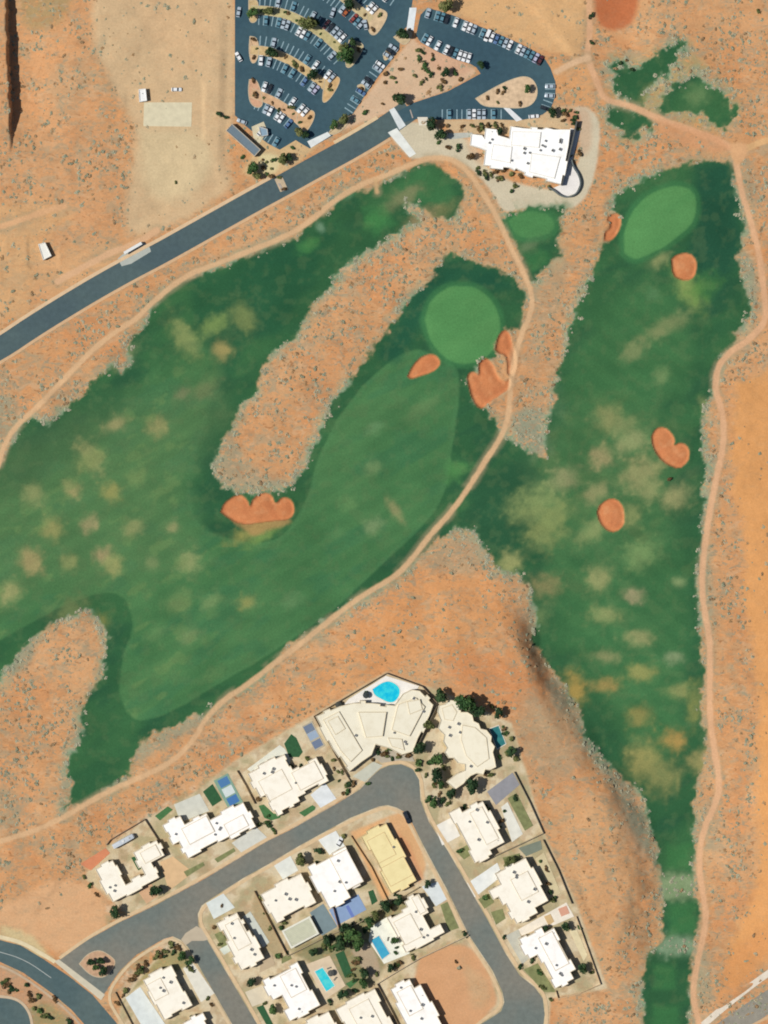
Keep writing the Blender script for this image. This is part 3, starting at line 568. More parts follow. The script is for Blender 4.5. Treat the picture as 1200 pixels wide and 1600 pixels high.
side([(93,1497),(140,1463),(187,1437),(240,1412),(320,1369),(420,1309),(453,1293),(529,1249),(560,1230),(577,1211),(592,1199),(608,1192),(628,1190),(648,1199),(659,1217),(661,1249),(674,1282),(704,1328),(734,1380),(764,1432),(794,1488),(815,1520),(838,1538),(852,1557),(855,1585),(852,1612),(845,1680)])
side([(742,1604),(762,1588),(779,1578),(784,1566),(781,1551),(766,1519),(728,1462),(693,1389),(673,1352),(656,1320),(639,1286),(631,1273),(619,1266),(606,1262),(593,1264),(548,1282),(466,1327),(421,1354),(381,1376),(331,1408),(318,1418),(313,1429),(314,1445),(328,1467),(405,1597),(436,1660)])
side([(392,1660),(358,1600),(290,1482),(280,1473),(270,1467),(257,1471),(214,1496),(189,1520),(166,1557),(186,1592),(236,1668)], (212,188,150), 1.4)
side([(-160,1457),(-60,1450),(0,1464),(34,1472),(70,1493),(86,1503)], (222,206,168), 1.8); side([(-160,1497),(-60,1493),(0,1508),(33,1524),(78,1556),(110,1583),(130,1606),(160,1670)], (190,168,140), 1.1)
slab('pavement', [(84,1502),(92,1499),(164,1554),(158,1563),(120,1532)], (205,196,172), .06)
slab('pavement', [(283,1468),(290,1458),(307,1447),(318,1452),(326,1468),(318,1470),(300,1470),(290,1477)], (190,176,152), .06)
kerbed([(123,1506),(136,1490),(155,1483),(172,1492),(183,1503),(172,1522),(158,1529),(140,1524)], (196,160,128))
tag(strip('road_marking', [(-60,1474),(0,1487),(40,1500),(80,1528)], .35, (170,175,170), .052, 2, .03), kind='structure')

# ---------------------------------------------------------------- yards, patios, lawns, drives
GRN = ground_mat  # lawns get their own noise material
LAWN = mat('lawn_deep', (50,92,58), .95, .2, .9, bump=.3); LAWN2 = mat('lawn_olive', (128,132,88), .95, .25, .5, bump=.3); LAWN3 = mat('lawn_bright', (72,116,70), .95, .2, .7, bump=.3)
def lawn(p, m=LAWN, z=.075): 
    o = slab('lawn', p, (0,0,0), z, m=m); return o
for p in ([(444,1162),(455,1147),(463,1153),(473,1175),(467,1183),(452,1183)], [(317,1237),(332,1225),(347,1250),(332,1260)], [(205,1340),(214,1337),(225,1355),(216,1360)],
          [(524,1491),(537,1485),(551,1521),(539,1528)], [(401,1574),(411,1570),(427,1601),(419,1606)], [(575,1393),(583,1390),(590,1408),(581,1414)]): lawn(p)
for p in ([(404,1259),(412,1257),(427,1271),(440,1273),(437,1278),(424,1282),(413,1278)], [(242,1275),(262,1260),(270,1265),(250,1282)], [(467,1270),(488,1258),(493,1261),(492,1265),(476,1276)], [(540,1537),(555,1529),(559,1533),(547,1544)]): lawn(p, LAWN3)
for p in ([(335,1342),(365,1325),(368,1330),(340,1348)], [(287,1362),(317,1347),(320,1352),(292,1370)], [(793,1247),(807,1239),(833,1290),(820,1298)], [(712,1330),(730,1320),(737,1335),(725,1343)], [(747,1405),(767,1395),(772,1410),(757,1420)],
          [(688,1414),(699,1409),(717,1450),(701,1455)], [(767,1425),(785,1420),(790,1435),(775,1445)], [(818,1515),(840,1505),(868,1550),(850,1550)], [(785,1340),(812,1333),(815,1346),(792,1355)], [(440,1496),(452,1490),(456,1498),(440,1506)],[(335,1460),(345,1455),(360,1480),(352,1490)]): lawn(p, LAWN2, .065)
for p, c in (([(545,1092),(603,1056),(655,1072),(640,1095),(622,1100),(596,1110),(590,1100),(560,1105),(530,1110)], (236,232,224)), ([(551,1213),(583,1190),(598,1196),(570,1222)], (196,196,178)), ([(580,1180),(600,1172),(640,1172),(648,1190),(625,1188),(596,1192)], (182,172,152)),
             ([(386,1202),(437,1164),(445,1170),(454,1186),(452,1204),(424,1212),(400,1212)], (222,222,206)), ([(485,1242),(508,1223),(527,1250),(503,1265)], (222,226,226)), ([(272,1257),(312,1240),(327,1267),(282,1285)], (206,206,192)),
             ([(362,1317),(400,1292),(418,1309),(379,1334)], (208,208,196)), ([(250,1347),(270,1338),(302,1363),(264,1392)], (217,182,138)), ([(125,1350),(165,1325),(172,1333),(142,1360)], (208,134,96)), ([(217,1395),(235,1378),(247,1400),(229,1412)], (208,168,130)),
             ([(761,1237),(801,1207),(812,1226),(775,1258)], (146,146,150)), ([(783,1261),(793,1253),(817,1303),(800,1316)], (226,224,210)), ([(679,1291),(706,1277),(719,1306),(691,1321)], (230,226,214)), ([(730,1380),(767,1355),(777,1348),(785,1368),(742,1402)], (228,230,224)),
             ([(810,1325),(845,1313),(847,1327),(822,1338)], (124,132,116)), ([(836,1342),(850,1332),(876,1395),(866,1402)], (208,194,154)), ([(810,1452),(885,1410),(897,1432),(867,1445),(845,1450),(815,1462)], (236,226,208)), ([(890,1455),(900,1450),(918,1492),(912,1502)], (222,208,168)),
             ([(790,1462),(810,1452),(827,1497),(816,1507)], (190,188,172)), ([(426,1349),(452,1334),(466,1360),(442,1374)], (222,224,214)), ([(484,1426),(505,1412),(527,1448),(503,1462)], (122,140,144)), ([(497,1312),(525,1298),(540,1324),(515,1336)], (226,228,222)),
             ([(580,1448),(604,1433),(635,1440),(640,1490),(600,1506),(576,1470)], (236,236,220)), ([(659,1385),(687,1377),(702,1403),(681,1416)], (216,222,220)), ([(478,1507),(515,1493),(540,1540),(508,1562)], (216,196,166)), ([(383,1550),(411,1539),(424,1562),(394,1573)], (214,202,176)),
             ([(322,1411),(349,1396),(367,1418),(334,1436)], (214,220,214)), ([(391,1424),(421,1472),(411,1481),(380,1432)], (202,206,194)), ([(196,1559),(219,1542),(262,1606),(228,1614)], (216,222,218)), ([(286,1513),(301,1504),(335,1552),(314,1566)], (226,222,206)), ([(408,1500),(425,1492),(430,1508),(405,1520)], (190,170,140)),
             ([(343,1483),(370,1468),(374,1478),(350,1492)], (205,212,198))):
    slab('pavement', p, c, .085, var=.1)
for p, c in (([(872,1420),(885,1415),(890,1427),(877,1432)], (214,160,134)), ([(850,1432),(860,1428),(866,1440),(857,1446)], (206,176,128))): slab('planting_bed', p, c, .19)

# ---------------------------------------------------------------- houses
TH = R(28); U = (math.cos(TH), -math.sin(TH)); V = (math.sin(TH), math.cos(TH))
def snap(pts, th=TH):
    u = (math.cos(th), -math.sin(th)); v = (math.sin(th), math.cos(th))
    q = [[p[0]*u[0]+p[1]*u[1], p[0]*v[0]+p[1]*v[1]] for p in pts]; out = []
    n = len(q); out.append(list(q[0]))
    for i in range(1, n):
        du, dv = abs(q[i][0]-q[i-1][0]), abs(q[i][1]-q[i-1][1]); a = out[-1]
        if min(du, dv) > 4.5: out.append([q[i][0], a[1]] if du > dv else [a[0], q[i][1]])
        a = out[-1]
        out.append([q[i][0], a[1]] if abs(q[i][0]-a[0]) > abs(q[i][1]-a[1]) else [a[0], q[i][1]])
    a, b = out[-1], out[0]
    if abs(a[0]-b[0]) > 1 and abs(a[1]-b[1]) > 1: out.append([a[0], b[1]] if abs(a[0]-b[0]) < abs(a[1]-b[1]) else [b[0], a[1]])
    # drop repeats and collinear points
    res = []
    for p in out:
        if not res or abs(p[0]-res[-1][0])+abs(p[1]-res[-1][1]) > .8: res.append(p)
    ch = True
    while ch and len(res) > 4:
        ch = False
        for i in range(len(res)):
            a, b, c = res[i-1], res[i], res[(i+1) % len(res)]
            if abs((b[0]-a[0])*(c[1]-b[1])-(b[1]-a[1])*(c[0]-b[0])) < .6: res.pop(i); ch = True; break
    return [(a*u[0]+b*v[0], a*u[1]+b*v[1]) for a, b in res]
GLASS = mat('window_glass', (60,75,85), .15, .05, 1, spec=.6); FRAME = M((90,80,70), .6); DOORM = M((110,75,50), .6); METAL = M((176,176,172), .45, .05, 2, metal=.3)
GRATE = M((70,70,70), .6)
LM = []          # landmarks for labels: (name, x, y)
def roof_mat(c): 
    key = ('roof',)+tuple(c)
    if key in _mc: return _mc[key]
    m, n, l, b = newmat('roof_membrane'); b.inputs['Roughness'].default_value = .8; b.inputs['Specular IOR Level'].default_value = .2
    geo = n.new('ShaderNodeNewGeometry')
    t = n.new('ShaderNodeTexNoise'); t.inputs['Scale'].default_value = .22; t.inputs['Detail'].default_value = 8; t.inputs['Roughness'].default_value = .65
    l.new(geo.outputs['Position'], t.inputs['Vector'])
    cr = n.new('ShaderNodeValToRGB'); l.new(t.outputs['Fac'], cr.inputs['Fac']); e = cr.color_ramp.elements
    k = lin(c); e[0].position = .3; e[0].color = (k[0]*.84, k[1]*.82, k[2]*.79, 1); e[1].position = .52; e[1].color = (*[v*.93 for v in k], 1)
    l.new(cr.outputs[0], b.inputs['Base Color']); _mc[key] = m; return m
def block(root, w, h, wm, rm, par=.3, z0=-.2, name='wall'):
    """stucco wall with a parapet round a sunken flat roof"""
    w = ccw(w); i = inset(w, .32); n = len(w)
    v = [(*q, z0) for q in w]+[(*q, h) for q in w]+[(*q, h) for q in i]+[(*q, h-par) for q in i]
    f = [(k, (k+1) % n, n+(k+1) % n, n+k) for k in range(n)]+[(n+k, n+(k+1) % n, 2*n+(k+1) % n, 2*n+k) for k in range(n)]+[(2*n+k, 2*n+(k+1) % n, 3*n+(k+1) % n, 3*n+k) for k in range(n)]
    o1 = MB().add(v, f).build(name, wm, root)
    me = mesh('roof', [(*q, h-par) for q in i], [tuple(range(n))]); o2 = link('roof', me, rm, root)
    return o1, o2
def stepped(pp, rr, lim=26, amt=3.4):
    out = []; n = len(pp); sg = 1 if area(pp) > 0 else -1
    for i in range(n):
        a, b = Vector(pp[i]), Vector(pp[(i+1) % n]); L = (b-a).length; out.append(tuple(a))
        if L > lim:
            t = (b-a)/L; nn = Vector((t.y, -t.x))*sg*rr.choice((1, 1, -1))*amt*rr.uniform(.7, 1.2); f0 = rr.uniform(.2, .4); f1 = rr.uniform(.6, .8)
            out += [tuple(a+t*L*f0), tuple(a+t*L*f0+nn), tuple(a+t*L*f1+nn), tuple(a+t*L*f1)]
    return out
def rel(pts, o): return [(p[0]-o[0], p[1]-o[1]) for p in pts]
def pip(p, poly):
    c = False
    for a, b in zip(poly, poly[1:]+poly[:1]):
        if (a[1] > p[1]) != (b[1] > p[1]) and p[0] < (b[0]-a[0])*(p[1]-a[1])/(b[1]-a[1])+a[0]: c = not c
    return c
def house(pts, h, label, short, roofc=(250,244,230), wallc=(222,208,182), raised=(), th=TH, free=False, name='house', cat='house', ac=2, seed=0, tiers=True):
    rr = random.Random(seed+len(pts)*31)
    pp = pts if free else snap(pts, th)
    if cat in ('house', 'mansion', 'clubhouse') and short != 'the scalloped cream house': pp = stepped(pp, rr)
    cx = sum(p[0] for p in pp)/len(pp); cy = sum(p[1] for p in pp)/len(pp); o = W(cx, cy)
    root = bpy.data.objects.new(name, None); C.objects.link(root); root.location = (*o, 0); tag(root, label, cat, 'flat roofed houses' if cat == 'house' else None)
    LM.append((short, cx, cy))
    w = ccw(rel([W(*p) for p in pp], o)); wm = M(wallc, .9, .08, .8); rm = roof_mat(roofc)
    block(root, w, h, wm, rm)
    for rp, dh, *fr in raised:
        q = rp if (free or fr) else snap(rp, th); block(root, rel([W(*p) for p in q], o), h-.3+dh*.5, wm, rm, .05, h-.5)
    # openings on the longer walls
    es = sorted(((Vector(w[(k+1) % len(w)])-Vector(w[k])).length, k) for k in range(len(w)))[::-1]
    for q, (L, k) in enumerate(es[:9]):
        if L < 3.2: break
        a, b = Vector(w[k]), Vector(w[(k+1) % len(w)]); t = (b-a)/L; nn = Vector((t.y, -t.x)); an = math.atan2(t.y, t.x)
        if q == 1:
            c = a+t*L*.5+nn*.03; MB().box((c.x, c.y, 1.2), (min(4.8, L*.6), .08, 2.4), an).build('garage_door', M((205,195,175), .6), root); continue
        if q == 3:
            c = a+t*L*.5+nn*.03; d = MB().box((c.x, c.y, 1.1), (1.1, .08, 2.2), an).build('door', DOORM, root)
            c2 = c+nn*.07+t*.4; MB().box((c2.x, c2.y, 1.05), (.05, .06, .3), an).build('handle', METAL, d); continue
        for s in ((.3, .72) if L > 8 else (.5,)):
            c = a+t*L*s+nn*.03; ww = min(2.6, L*.25)
            wn = MB().box((c.x, c.y, 1.6), (ww, .06, 1.5), an).build('window', GLASS, root)
            c = c+nn*.02; fm = MB().box((c.x, c.y, 2.4), (ww+.2, .1, .1), an).box((c.x, c.y, .8), (ww+.2, .14, .1), an).box((c.x, c.y, 1.6), (.08, .09, 1.5), an)
            fm.build('frame', FRAME, wn)
    # roof equipment
    xs = [p[0] for p in w]; ys = [p[1] for p in w]; n = 0; tr = 0
    ac += 2 if ac > 1 else 0
    while n < ac and tr < 80:
        tr += 1; c = (rr.uniform(min(xs), max(xs)), rr.uniform(min(ys), max(ys)))
        if all(pip((c[0]+dx, c[1]+dy), inset(w, 1.6)) for dx in (-.8, .8) for dy in (-.8, .8)):
            if any(pip(c, rel([W(*p) for p in rp], o)) for rp, *_ in raised): zz = h-.35+raised[0][1]*.5
            else: zz = h-.3
            if len(raised) > 1 and any(pip(c, rel([W(*p) for p in rp], o)) for rp, *_ in raised): continue
            d = rr.choice((.9, 1.1, 1.3)); an = -th
            u = MB().box((c[0], c[1], zz+.4), (d, d*.9, .8), an).build('air_conditioner', METAL, root); MB().cyl((c[0], c[1], zz+.82), d*.33, .05, 14).build('fan', GRATE, u); n += 1
    for q in range(3):
        c = (rr.uniform(min(xs), max(xs)), rr.uniform(min(ys), max(ys)))
        if pip(c, inset(w, 1.2)) and not any(pip(c, rel([W(*p) for p in rp], o)) for rp, *_ in raised):
            MB().cyl((c[0], c[1], h-.25), .13, .6, 8).cyl((c[0], c[1], h+.08), .22, .07, 8).build('vent', METAL, root)
    return root
WH = (255,252,246); CR = (250,243,226); BE = (236,229,206)
house([(145,1360),(178,1346),(200,1380),(226,1365),(207,1332),(245,1312),(257,1336),(237,1347),(250,1370),(206,1393),(180,1415)], 3.9, 'cream flat-roofed house wrapped round a courtyard with a small lawn, west end of the street', 'the cream courtyard house', CR, raised=[([(214,1334),(243,1318),(252,1336),(228,1350)], .6)], seed=1)
house([(257,1287),(283,1276),(288,1288),(322,1268),(329,1280),(352,1271),(385,1262),(400,1291),(362,1315),(352,1310),(320,1332),(292,1338),(270,1320)], 3.9, 'long bright white flat-roofed house beside the first blue ball court', 'the long white house', WH, raised=[([(280,1296),(322,1272),(337,1298),(297,1320)], .8), ([(345,1290),(378,1268),(392,1288),(360,1308)], .5)], ac=3, seed=2)
house([(386,1209),(450,1188),(455,1203),(495,1184),(511,1221),(469,1251),(443,1270),(430,1268),(407,1246)], 4.0, 'white stepped-roof house with a deep green hedged lawn behind it', 'the stepped white house', CR, raised=[([(455,1207),(492,1190),(505,1216),(470,1236)], .7), ([(400,1222),(440,1200),(458,1232),(420,1252)], .4)], ac=2, seed=3)
house([(493,1119),(531,1103),(552,1098),(581,1098),(616,1102),(629,1084),(643,1077),(656,1079),(677,1101),(671,1118),(653,1153),(645,1174),(627,1179),(608,1169),(587,1163),(581,1179),(565,1190),(545,1206),(519,1169)], 3.9, 'huge beige fan-shaped mansion round a turquoise pool at the cul-de-sac head', 'the beige mansion', BE, (214,200,170), free=True, cat='mansion', name='mansion', ac=4, seed=4,
      raised=[([(505,1124),(530,1111),(566,1172),(548,1190),(532,1172)], 1.1), ([(622,1100),(650,1090),(664,1104),(640,1150),(612,1140)], 1.5), ([(560,1112),(604,1112),(598,1150),(572,1152)], 1.9), ([(512,1126),(528,1118),(540,1138),(524,1148)], 1.6), ([(636,1096),(656,1092),(660,1108),(640,1116)], 2.1), ([(606,1152),(628,1154),(632,1172),(612,1166)], .8)])
house([(683,1112),(685,1102),(694,1100),(703,1093),(713,1095),(721,1103),(720,1112),(730,1112),(738,1117),(740,1126),(748,1130),(751,1138),(760,1140),(768,1150),(767,1158),(773,1166),(770,1175),(773,1186),(775,1198),(765,1203),(758,1202),(755,1210),(744,1208),(735,1212),(724,1224),(711,1233),(697,1221),(712,1209),(726,1203),(726,1194),(715,1192),(708,1184),(700,1184),(694,1175),(698,1168),(692,1158),(694,1148),(684,1138),(688,1125)], 4.2, 'cream house with rounded scalloped walls among dark garden trees', 'the scalloped cream house', (240,232,208), (220,206,176), free=True, ac=3, seed=5,
      raised=[([(722,1132),(742,1136),(760,1152),(764,1185),(745,1198),(728,1180),(720,1155)], .7), ([(690,1106),(706,1100),(714,1112),(708,1126),(694,1124)], .4)])
house([(709,1265),(722,1268),(753,1249),(792,1313),(766,1328),(768,1334),(742,1349),(728,1318),(722,1300),(712,1280)], 4.6, 'white house casting a long shadow onto a pale terrace below the grey court', 'the white house below the grey court', CR, raised=[([(732,1270),(752,1258),(782,1308),(760,1320)], .5)], ac=2, seed=6)
house([(778,1362),(800,1355),(825,1347),(845,1380),(853,1408),(840,1425),(805,1440),(785,1414),(770,1405),(768,1388),(780,1378)], 4.8, 'cream house with stepped east wall, middle one of the row along the desert bench', 'the middle bench house', CR, raised=[([(800,1372),(824,1360),(842,1392),(815,1408)], .6)], ac=3, seed=7)
house([(812,1465),(846,1448),(851,1456),(867,1452),(900,1513),(890,1516),(896,1528),(867,1545),(837,1492),(826,1497)], 4.7, 'white house with a long cream patio above it, last of the east row', 'the last east row house', WH, raised=[([(842,1464),(864,1457),(888,1505),(868,1518)], .5)], ac=3, seed=8)
house([(407,1397),(430,1380),(463,1361),(470,1363),(480,1386),(491,1411),(477,1420),(447,1440),(432,1442)], 4.4, 'square cream house beside a pale slatted pergola', 'the square cream house', CR, raised=[], ac=2, seed=9)
house([(482,1352),(505,1341),(543,1327),(554,1350),(566,1378),(544,1393),(547,1402),(515,1420)], 4.4, 'white two-level house next to the blue patio', 'the white two-level house', WH, raised=[([(508,1343),(543,1328),(565,1378),(542,1392),(525,1362)], 1.8)], ac=2, seed=10)
house([(554,1312),(603,1285),(632,1334),(655,1373),(612,1398)], 3.4, 'large pale yellow roofed house on a bare orange corner lot', 'the yellow roofed house', (238,222,166), (216,190,140), raised=[([(568,1316),(600,1298),(620,1334),(592,1350)], .25), ([(594,1356),(630,1336),(646,1366),(612,1388)], .25)], ac=1, seed=11)
house([(604,1433),(635,1415),(633,1407),(653,1393),(675,1422),(661,1430),(673,1450),(688,1443),(696,1455),(667,1475),(635,1490),(613,1457)], 4.1, 'white L-shaped house with a blue pool on its west deck', 'the white house with the blue pool', CR, raised=[([(618,1438),(640,1424),(660,1462),(634,1478)], .5), ([(638,1404),(652,1396),(670,1421),(656,1428)], .4)], ac=2, seed=12)
house([(215,1535),(266,1503),(308,1566),(259,1597),(240,1570)], 4.4, 'cream house on the lower left corner beside the side street', 'the lower left corner house', CR, raised=[([(225,1540),(250,1524),(268,1550),(244,1566)], .4)], ac=3, seed=13)
house([(285,1598),(317,1580),(345,1622),(310,1645)], 4.2, 'bright white house cut off by the bottom edge, left of the side street', 'the bottom edge white house', WH, ac=1, seed=14)
house([(338,1442),(370,1424),(390,1452),(408,1499),(394,1507),(373,1508),(362,1480)], 4.3, 'narrow cream house in the street corner with a pale north drive', 'the narrow corner house', CR, raised=[([(348,1446),(372,1433),(392,1474),(372,1484)], .5)], ac=2, seed=15)
house([(407,1532),(464,1500),(505,1567),(453,1597),(429,1585),(448,1569),(441,1554),(425,1560)], 4.4, 'big white house just left of the turquoise rectangular pool', 'the big white pool house', WH, raised=[([(430,1528),(462,1511),(482,1544),(456,1560)], .4)], ac=2, seed=16)
house([(532,1572),(583,1539),(618,1605),(560,1645)], 4.0, 'cream house with pale patio at the bottom edge below the garden', 'the bottom edge cream house', CR, raised=[([(540,1578),(575,1558),(596,1600),(566,1616)], .5)], ac=2, seed=17)
house([(607,1546),(640,1529),(657,1537),(672,1562),(702,1612),(660,1640),(636,1600)], 4.2, 'white house beside the bare orange lot at the bottom', 'the white house by the orange lot', WH, raised=[([(618,1550),(642,1538),(664,1574),(640,1588)], .5)], ac=2, seed=18)
house([(470,1602),(515,1582),(550,1640),(500,1660)], 4.0, 'cream house barely entering the bottom edge between two white ones', 'the half hidden bottom house', CR, ac=1, seed=19)
# clubhouse
club = house([(734,228),(736,210),(753,212),(756,216),(758,201),(776,203),(778,212),(795,217),(797,198),(818,201),(846,203),(853,200),(865,203),(891,203),(888,228),(876,289),(860,285),(825,277),(795,263),(755,259),(758,236),(748,232)], 4.0, 'sprawling bright white flat-roofed clubhouse beside the parking loop', 'the clubhouse', (255,255,252), (232,226,212), free=True, name='clubhouse', cat='clubhouse', ac=13, seed=20,
      raised=[([(800,206),(845,207),(842,232),(798,228)], .9), ([(770,226),(800,230),(797,256),(766,250)], .7), ([(830,240),(875,246),(866,280),(826,270)], .8)])
slab('pavement', [(891,200),(907,204),(894,252),(904,268),(907,286),(900,302),(886,307),(872,303),(864,294),(876,289)], (232,228,222), .09)
# maintenance building left of the parking
gh = house([(352,206),(365,196),(408,234),(400,247)], 3.4, 'long slate grey roofed building at the lower left corner of the parking lot', 'the slate roofed building', (112,128,138), (190,178,158), th=R(-42), name='building', cat='building', ac=0, seed=21)
house([(60,382),(71,379),(81,400),(68,407)], 2.6, 'small white square hut alone on the sandy slope', 'the white hut', (236,234,224), (225,222,212), free=True, name='hut', cat='hut', ac=0, seed=22)
house([(217,140),(228,139),(230,158),(218,160)], 2.5, 'small white storage container north of the pale gravel pad', 'the white container', (240,240,236), (228,228,224), free=True, name='storage_container', cat='container', ac=0, seed=23)
house([(404,198),(418,202),(419,212),(408,214)], 2.4, 'small pale blue roofed shed at the lower edge of the parking lot', 'the blue roofed shed', (140,166,184), (190,190,185), free=True, name='shed', cat='shed', ac=0, seed=24)
# long shelter at the pull-out
r = bpy.data.objects.new('bus_shelter', None); C.objects.link(r); o = W(208, 388); r.location = (*o, 0); tag(r, 'long narrow white roofed roadside shelter on the pull-out', 'shelter')
an = R(30); MB().box((0, 0, 2.5), (9.5, 1.4, .16), an).build('roof', WHITE, r)
c = (-math.sin(an)*-.6*-1, math.cos(an)*.6*1); MB().box((-math.sin(an)*.65, math.cos(an)*.65, 1.2), (9.3, .14, 2.4), an).build('back_wall', M((96,106,112), .8), r)
for s in (-4.4, 0, 4.4): MB().cyl((math.cos(an)*s+math.sin(an)*.55, math.sin(an)*s-math.cos(an)*.55, 1.2), .07, 2.45, 8).build('post', METAL, r)
LM.append(('the roadside shelter', 208, 390))
# pergola
pp = snap([(436,1456),(484,1430),(498,1459),(455,1482)]); o = W(468, 1456); r = bpy.data.objects.new('pergola', None); C.objects.link(r); r.location = (*o, 0); tag(r, 'pale slatted pergola roof south of the square cream house', 'pergola'); w = rel([W(*p) for p in pp], o)
MB().prism(ccw(w), 2.45, 2.52).build('canopy', M((206,206,180), .9), r)
i2 = inset(w, .01); n = len(w); i3 = inset(w, .9)
MB().add([(*q, 2.54) for q in i2]+[(*q, 2.7) for q in i2]+[(*q, 2.7) for q in i3]+[(*q, 2.54) for q in i3], [(k, (k+1) % n, n+(k+1) % n, n+k) for k in range(n)]+[(n+k, n+(k+1) % n, 2*n+(k+1) % n, 2*n+k) for k in range(n)]+[(2*n+k, 2*n+(k+1) % n, 3*n+(k+1) % n, 3*n+k) for k in range(n)]).build('frame', M((228,226,208), .8), r)
sl = MB(); cxy = (sum(q[0] for q in w)/n, sum(q[1] for q in w)/n)
for k in range(-6, 7): sl.box((cxy[0]+math.sin(TH)*k*.75*1, cxy[1]-math.cos(TH)*k*.75, 2.6), (13.5, .12, .14), TH)
sl.build('slat', M((176,178,156), .8), r)
for q in inset(w, .5): MB().box((q[0], q[1], 1.22), (.2, .2, 2.5), TH).build('post', M((200,196,176), .8), r)

# courts
def court(pts, base, zones, label, z=.1):
    o = MB().prism(ccw([W(*p) for p in pts]), -.1, z).build('sports_court', M(base, .8, .05, .5)); tag(o, label, 'court')
    for k, (q, c) in enumerate(zones): MB().prism(ccw([W(*p) for p in q]), z-.02, z+.006+.003*k).build('court_zone', M(c, .8, .05, .5), o)
    return o
def uvq(c, w, h): return [(c[0]+U[0]*a*w/2+V[0]*b*h/2, c[1]+U[1]*a*w/2+V[1]*b*h/2) for a, b in ((-1,-1),(1,-1),(1,1),(-1,1))]
court(uvq((357,1237), 25, 52), (128,160,140), [(uvq((350,1222), 17, 13), (76,122,168)), (uvq((357,1236), 17, 14), (206,216,214)), (uvq((364,1250), 17, 13), (66,116,172))], 'blue and white ball court with green surround behind the long white house')
court(uvq((490,1150), 18, 44), (176,168,146), [(uvq((483,1138), 15, 12), (110,124,144)), (uvq((489,1149), 15, 12), (150,168,188)), (uvq((496,1162), 15, 12), (108,122,146))], 'slate blue ball court against the west wall of the beige mansion')
court(snap([(515,1421),(559,1396),(577,1419),(529,1450)]), (138,162,196), [(uvq((547,1424), 5, 20), (108,128,190))], 'light blue painted patio south of the white two-level house')

# pools
POOLM = {}
def pool(pts, c, label, deep=None):
    w = ccw([W(*p) for p in pts]); n = len(w); o = inset(w, -.35)
    r = bpy.data.objects.new('swimming_pool', None); C.objects.link(r); cx = sum(p[0] for p in w)/n; cy = sum(p[1] for p in w)/n; r.location = (cx, cy, 0); tag(r, label, 'pool', 'backyard pools')
    w = rel(w, (cx, cy)); o = rel(o, (cx, cy)); zt = .24
    MB().add([(*q, -.1) for q in o]+[(*q, zt) for q in o]+[(*q, zt) for q in w]+[(*q, .05) for q in w], [(k, (k+1) % n, n+(k+1) % n, n+k) for k in range(n)]+[(n+k, n+(k+1) % n, 2*n+(k+1) % n, 2*n+k) for k in range(n)]+[(2*n+k, 2*n+(k+1) % n, 3*n+(k+1) % n, 3*n+k) for k in range(n)]).build('coping', M((226,216,200), .7), r)
    m, nn, l, b = newmat('pool_water'); b.inputs['Roughness'].default_value = .08; b.inputs['Specular IOR Level'].default_value = .5
    tc = nn.new('ShaderNodeTexCoord'); t = nn.new('ShaderNodeTexNoise'); t.inputs['Scale'].default_value = .35; l.new(tc.outputs['Object'], t.inputs['Vector'])
    cr = nn.new('ShaderNodeValToRGB'); l.new(t.outputs['Fac'], cr.inputs['Fac']); e = cr.color_ramp.elements; e[0].position = .38; e[1].position = .62
    e[0].color = (*alb(c), 1); e[1].color = (*alb(deep or c), 1); l.new(cr.outputs[0], b.inputs['Base Color'])
    t2 = nn.new('ShaderNodeTexNoise'); t2.inputs['Scale'].default_value = 3; l.new(tc.outputs['Object'], t2.inputs['Vector']); bp = nn.new('ShaderNodeBump'); bp.inputs['Strength'].default_value = .1; l.new(t2.outputs['Fac'], bp.inputs['Height']); l.new(bp.outputs['Normal'], b.inputs['Normal'])
    link('water', mesh('water', [(*q, .19) for q in w], [tuple(range(n))]), m, r)
pool(cp([(582,1077),(598,1066),(610,1064),(624,1073),(625,1085),(618,1096),(608,1098),(596,1092),(585,1086)]), (60,214,226), 'free-form turquoise pool on the white deck north of the beige mansion', (20,190,226))
pool([(492,1518),(504,1512),(523,1540),(510,1549)], (40,205,220), 'turquoise rectangular pool right of the big white house', (95,215,215))
pool([(580,1469),(592,1462),(609,1490),(597,1499)], (76,176,204), 'blue rectangular pool on the pale deck of the L-shaped house', (70,165,200))
pool([(765,1139),(779,1134),(790,1162),(777,1170)], (45,112,118), 'dark teal pool beside the scalloped cream house', (60,130,128))
for n_, x_, y_ in (('the fan-shaped pool', 603, 1082), ('the turquoise rectangular pool', 507, 1530), ('the dark teal pool', 778, 1150), ('the blue rectangular pool', 594, 1480), ('the pergola', 467, 1457), ('the blue ball court', 357, 1237),
                   ('the grey court', 788, 1232), ('the parking loop island', 800, 148), ('the crosswalk band at the road end', 615, 186), ('the upper parking median', 470, 35), ('the middle parking median', 455, 98), ('the lower parking median', 435, 160), ('the top parking median', 570, 20),
                   ('the traffic island at the street mouth', 155, 1507), ('the bare orange lot', 715, 1530), ('the upper right green', 1035, 345), ('the round green', 722, 508), ('the practice green', 830, 350), ('the heart-shaped bunker', 1048, 700), ('the curved bottom left road', 60, 1540),
                   ('the garden lawn strip', 538, 1506), ('the pinkish gravel wedge', 670, 115), ('the club terrace wall', 905, 250)): LM.append((n_, x_, y_))

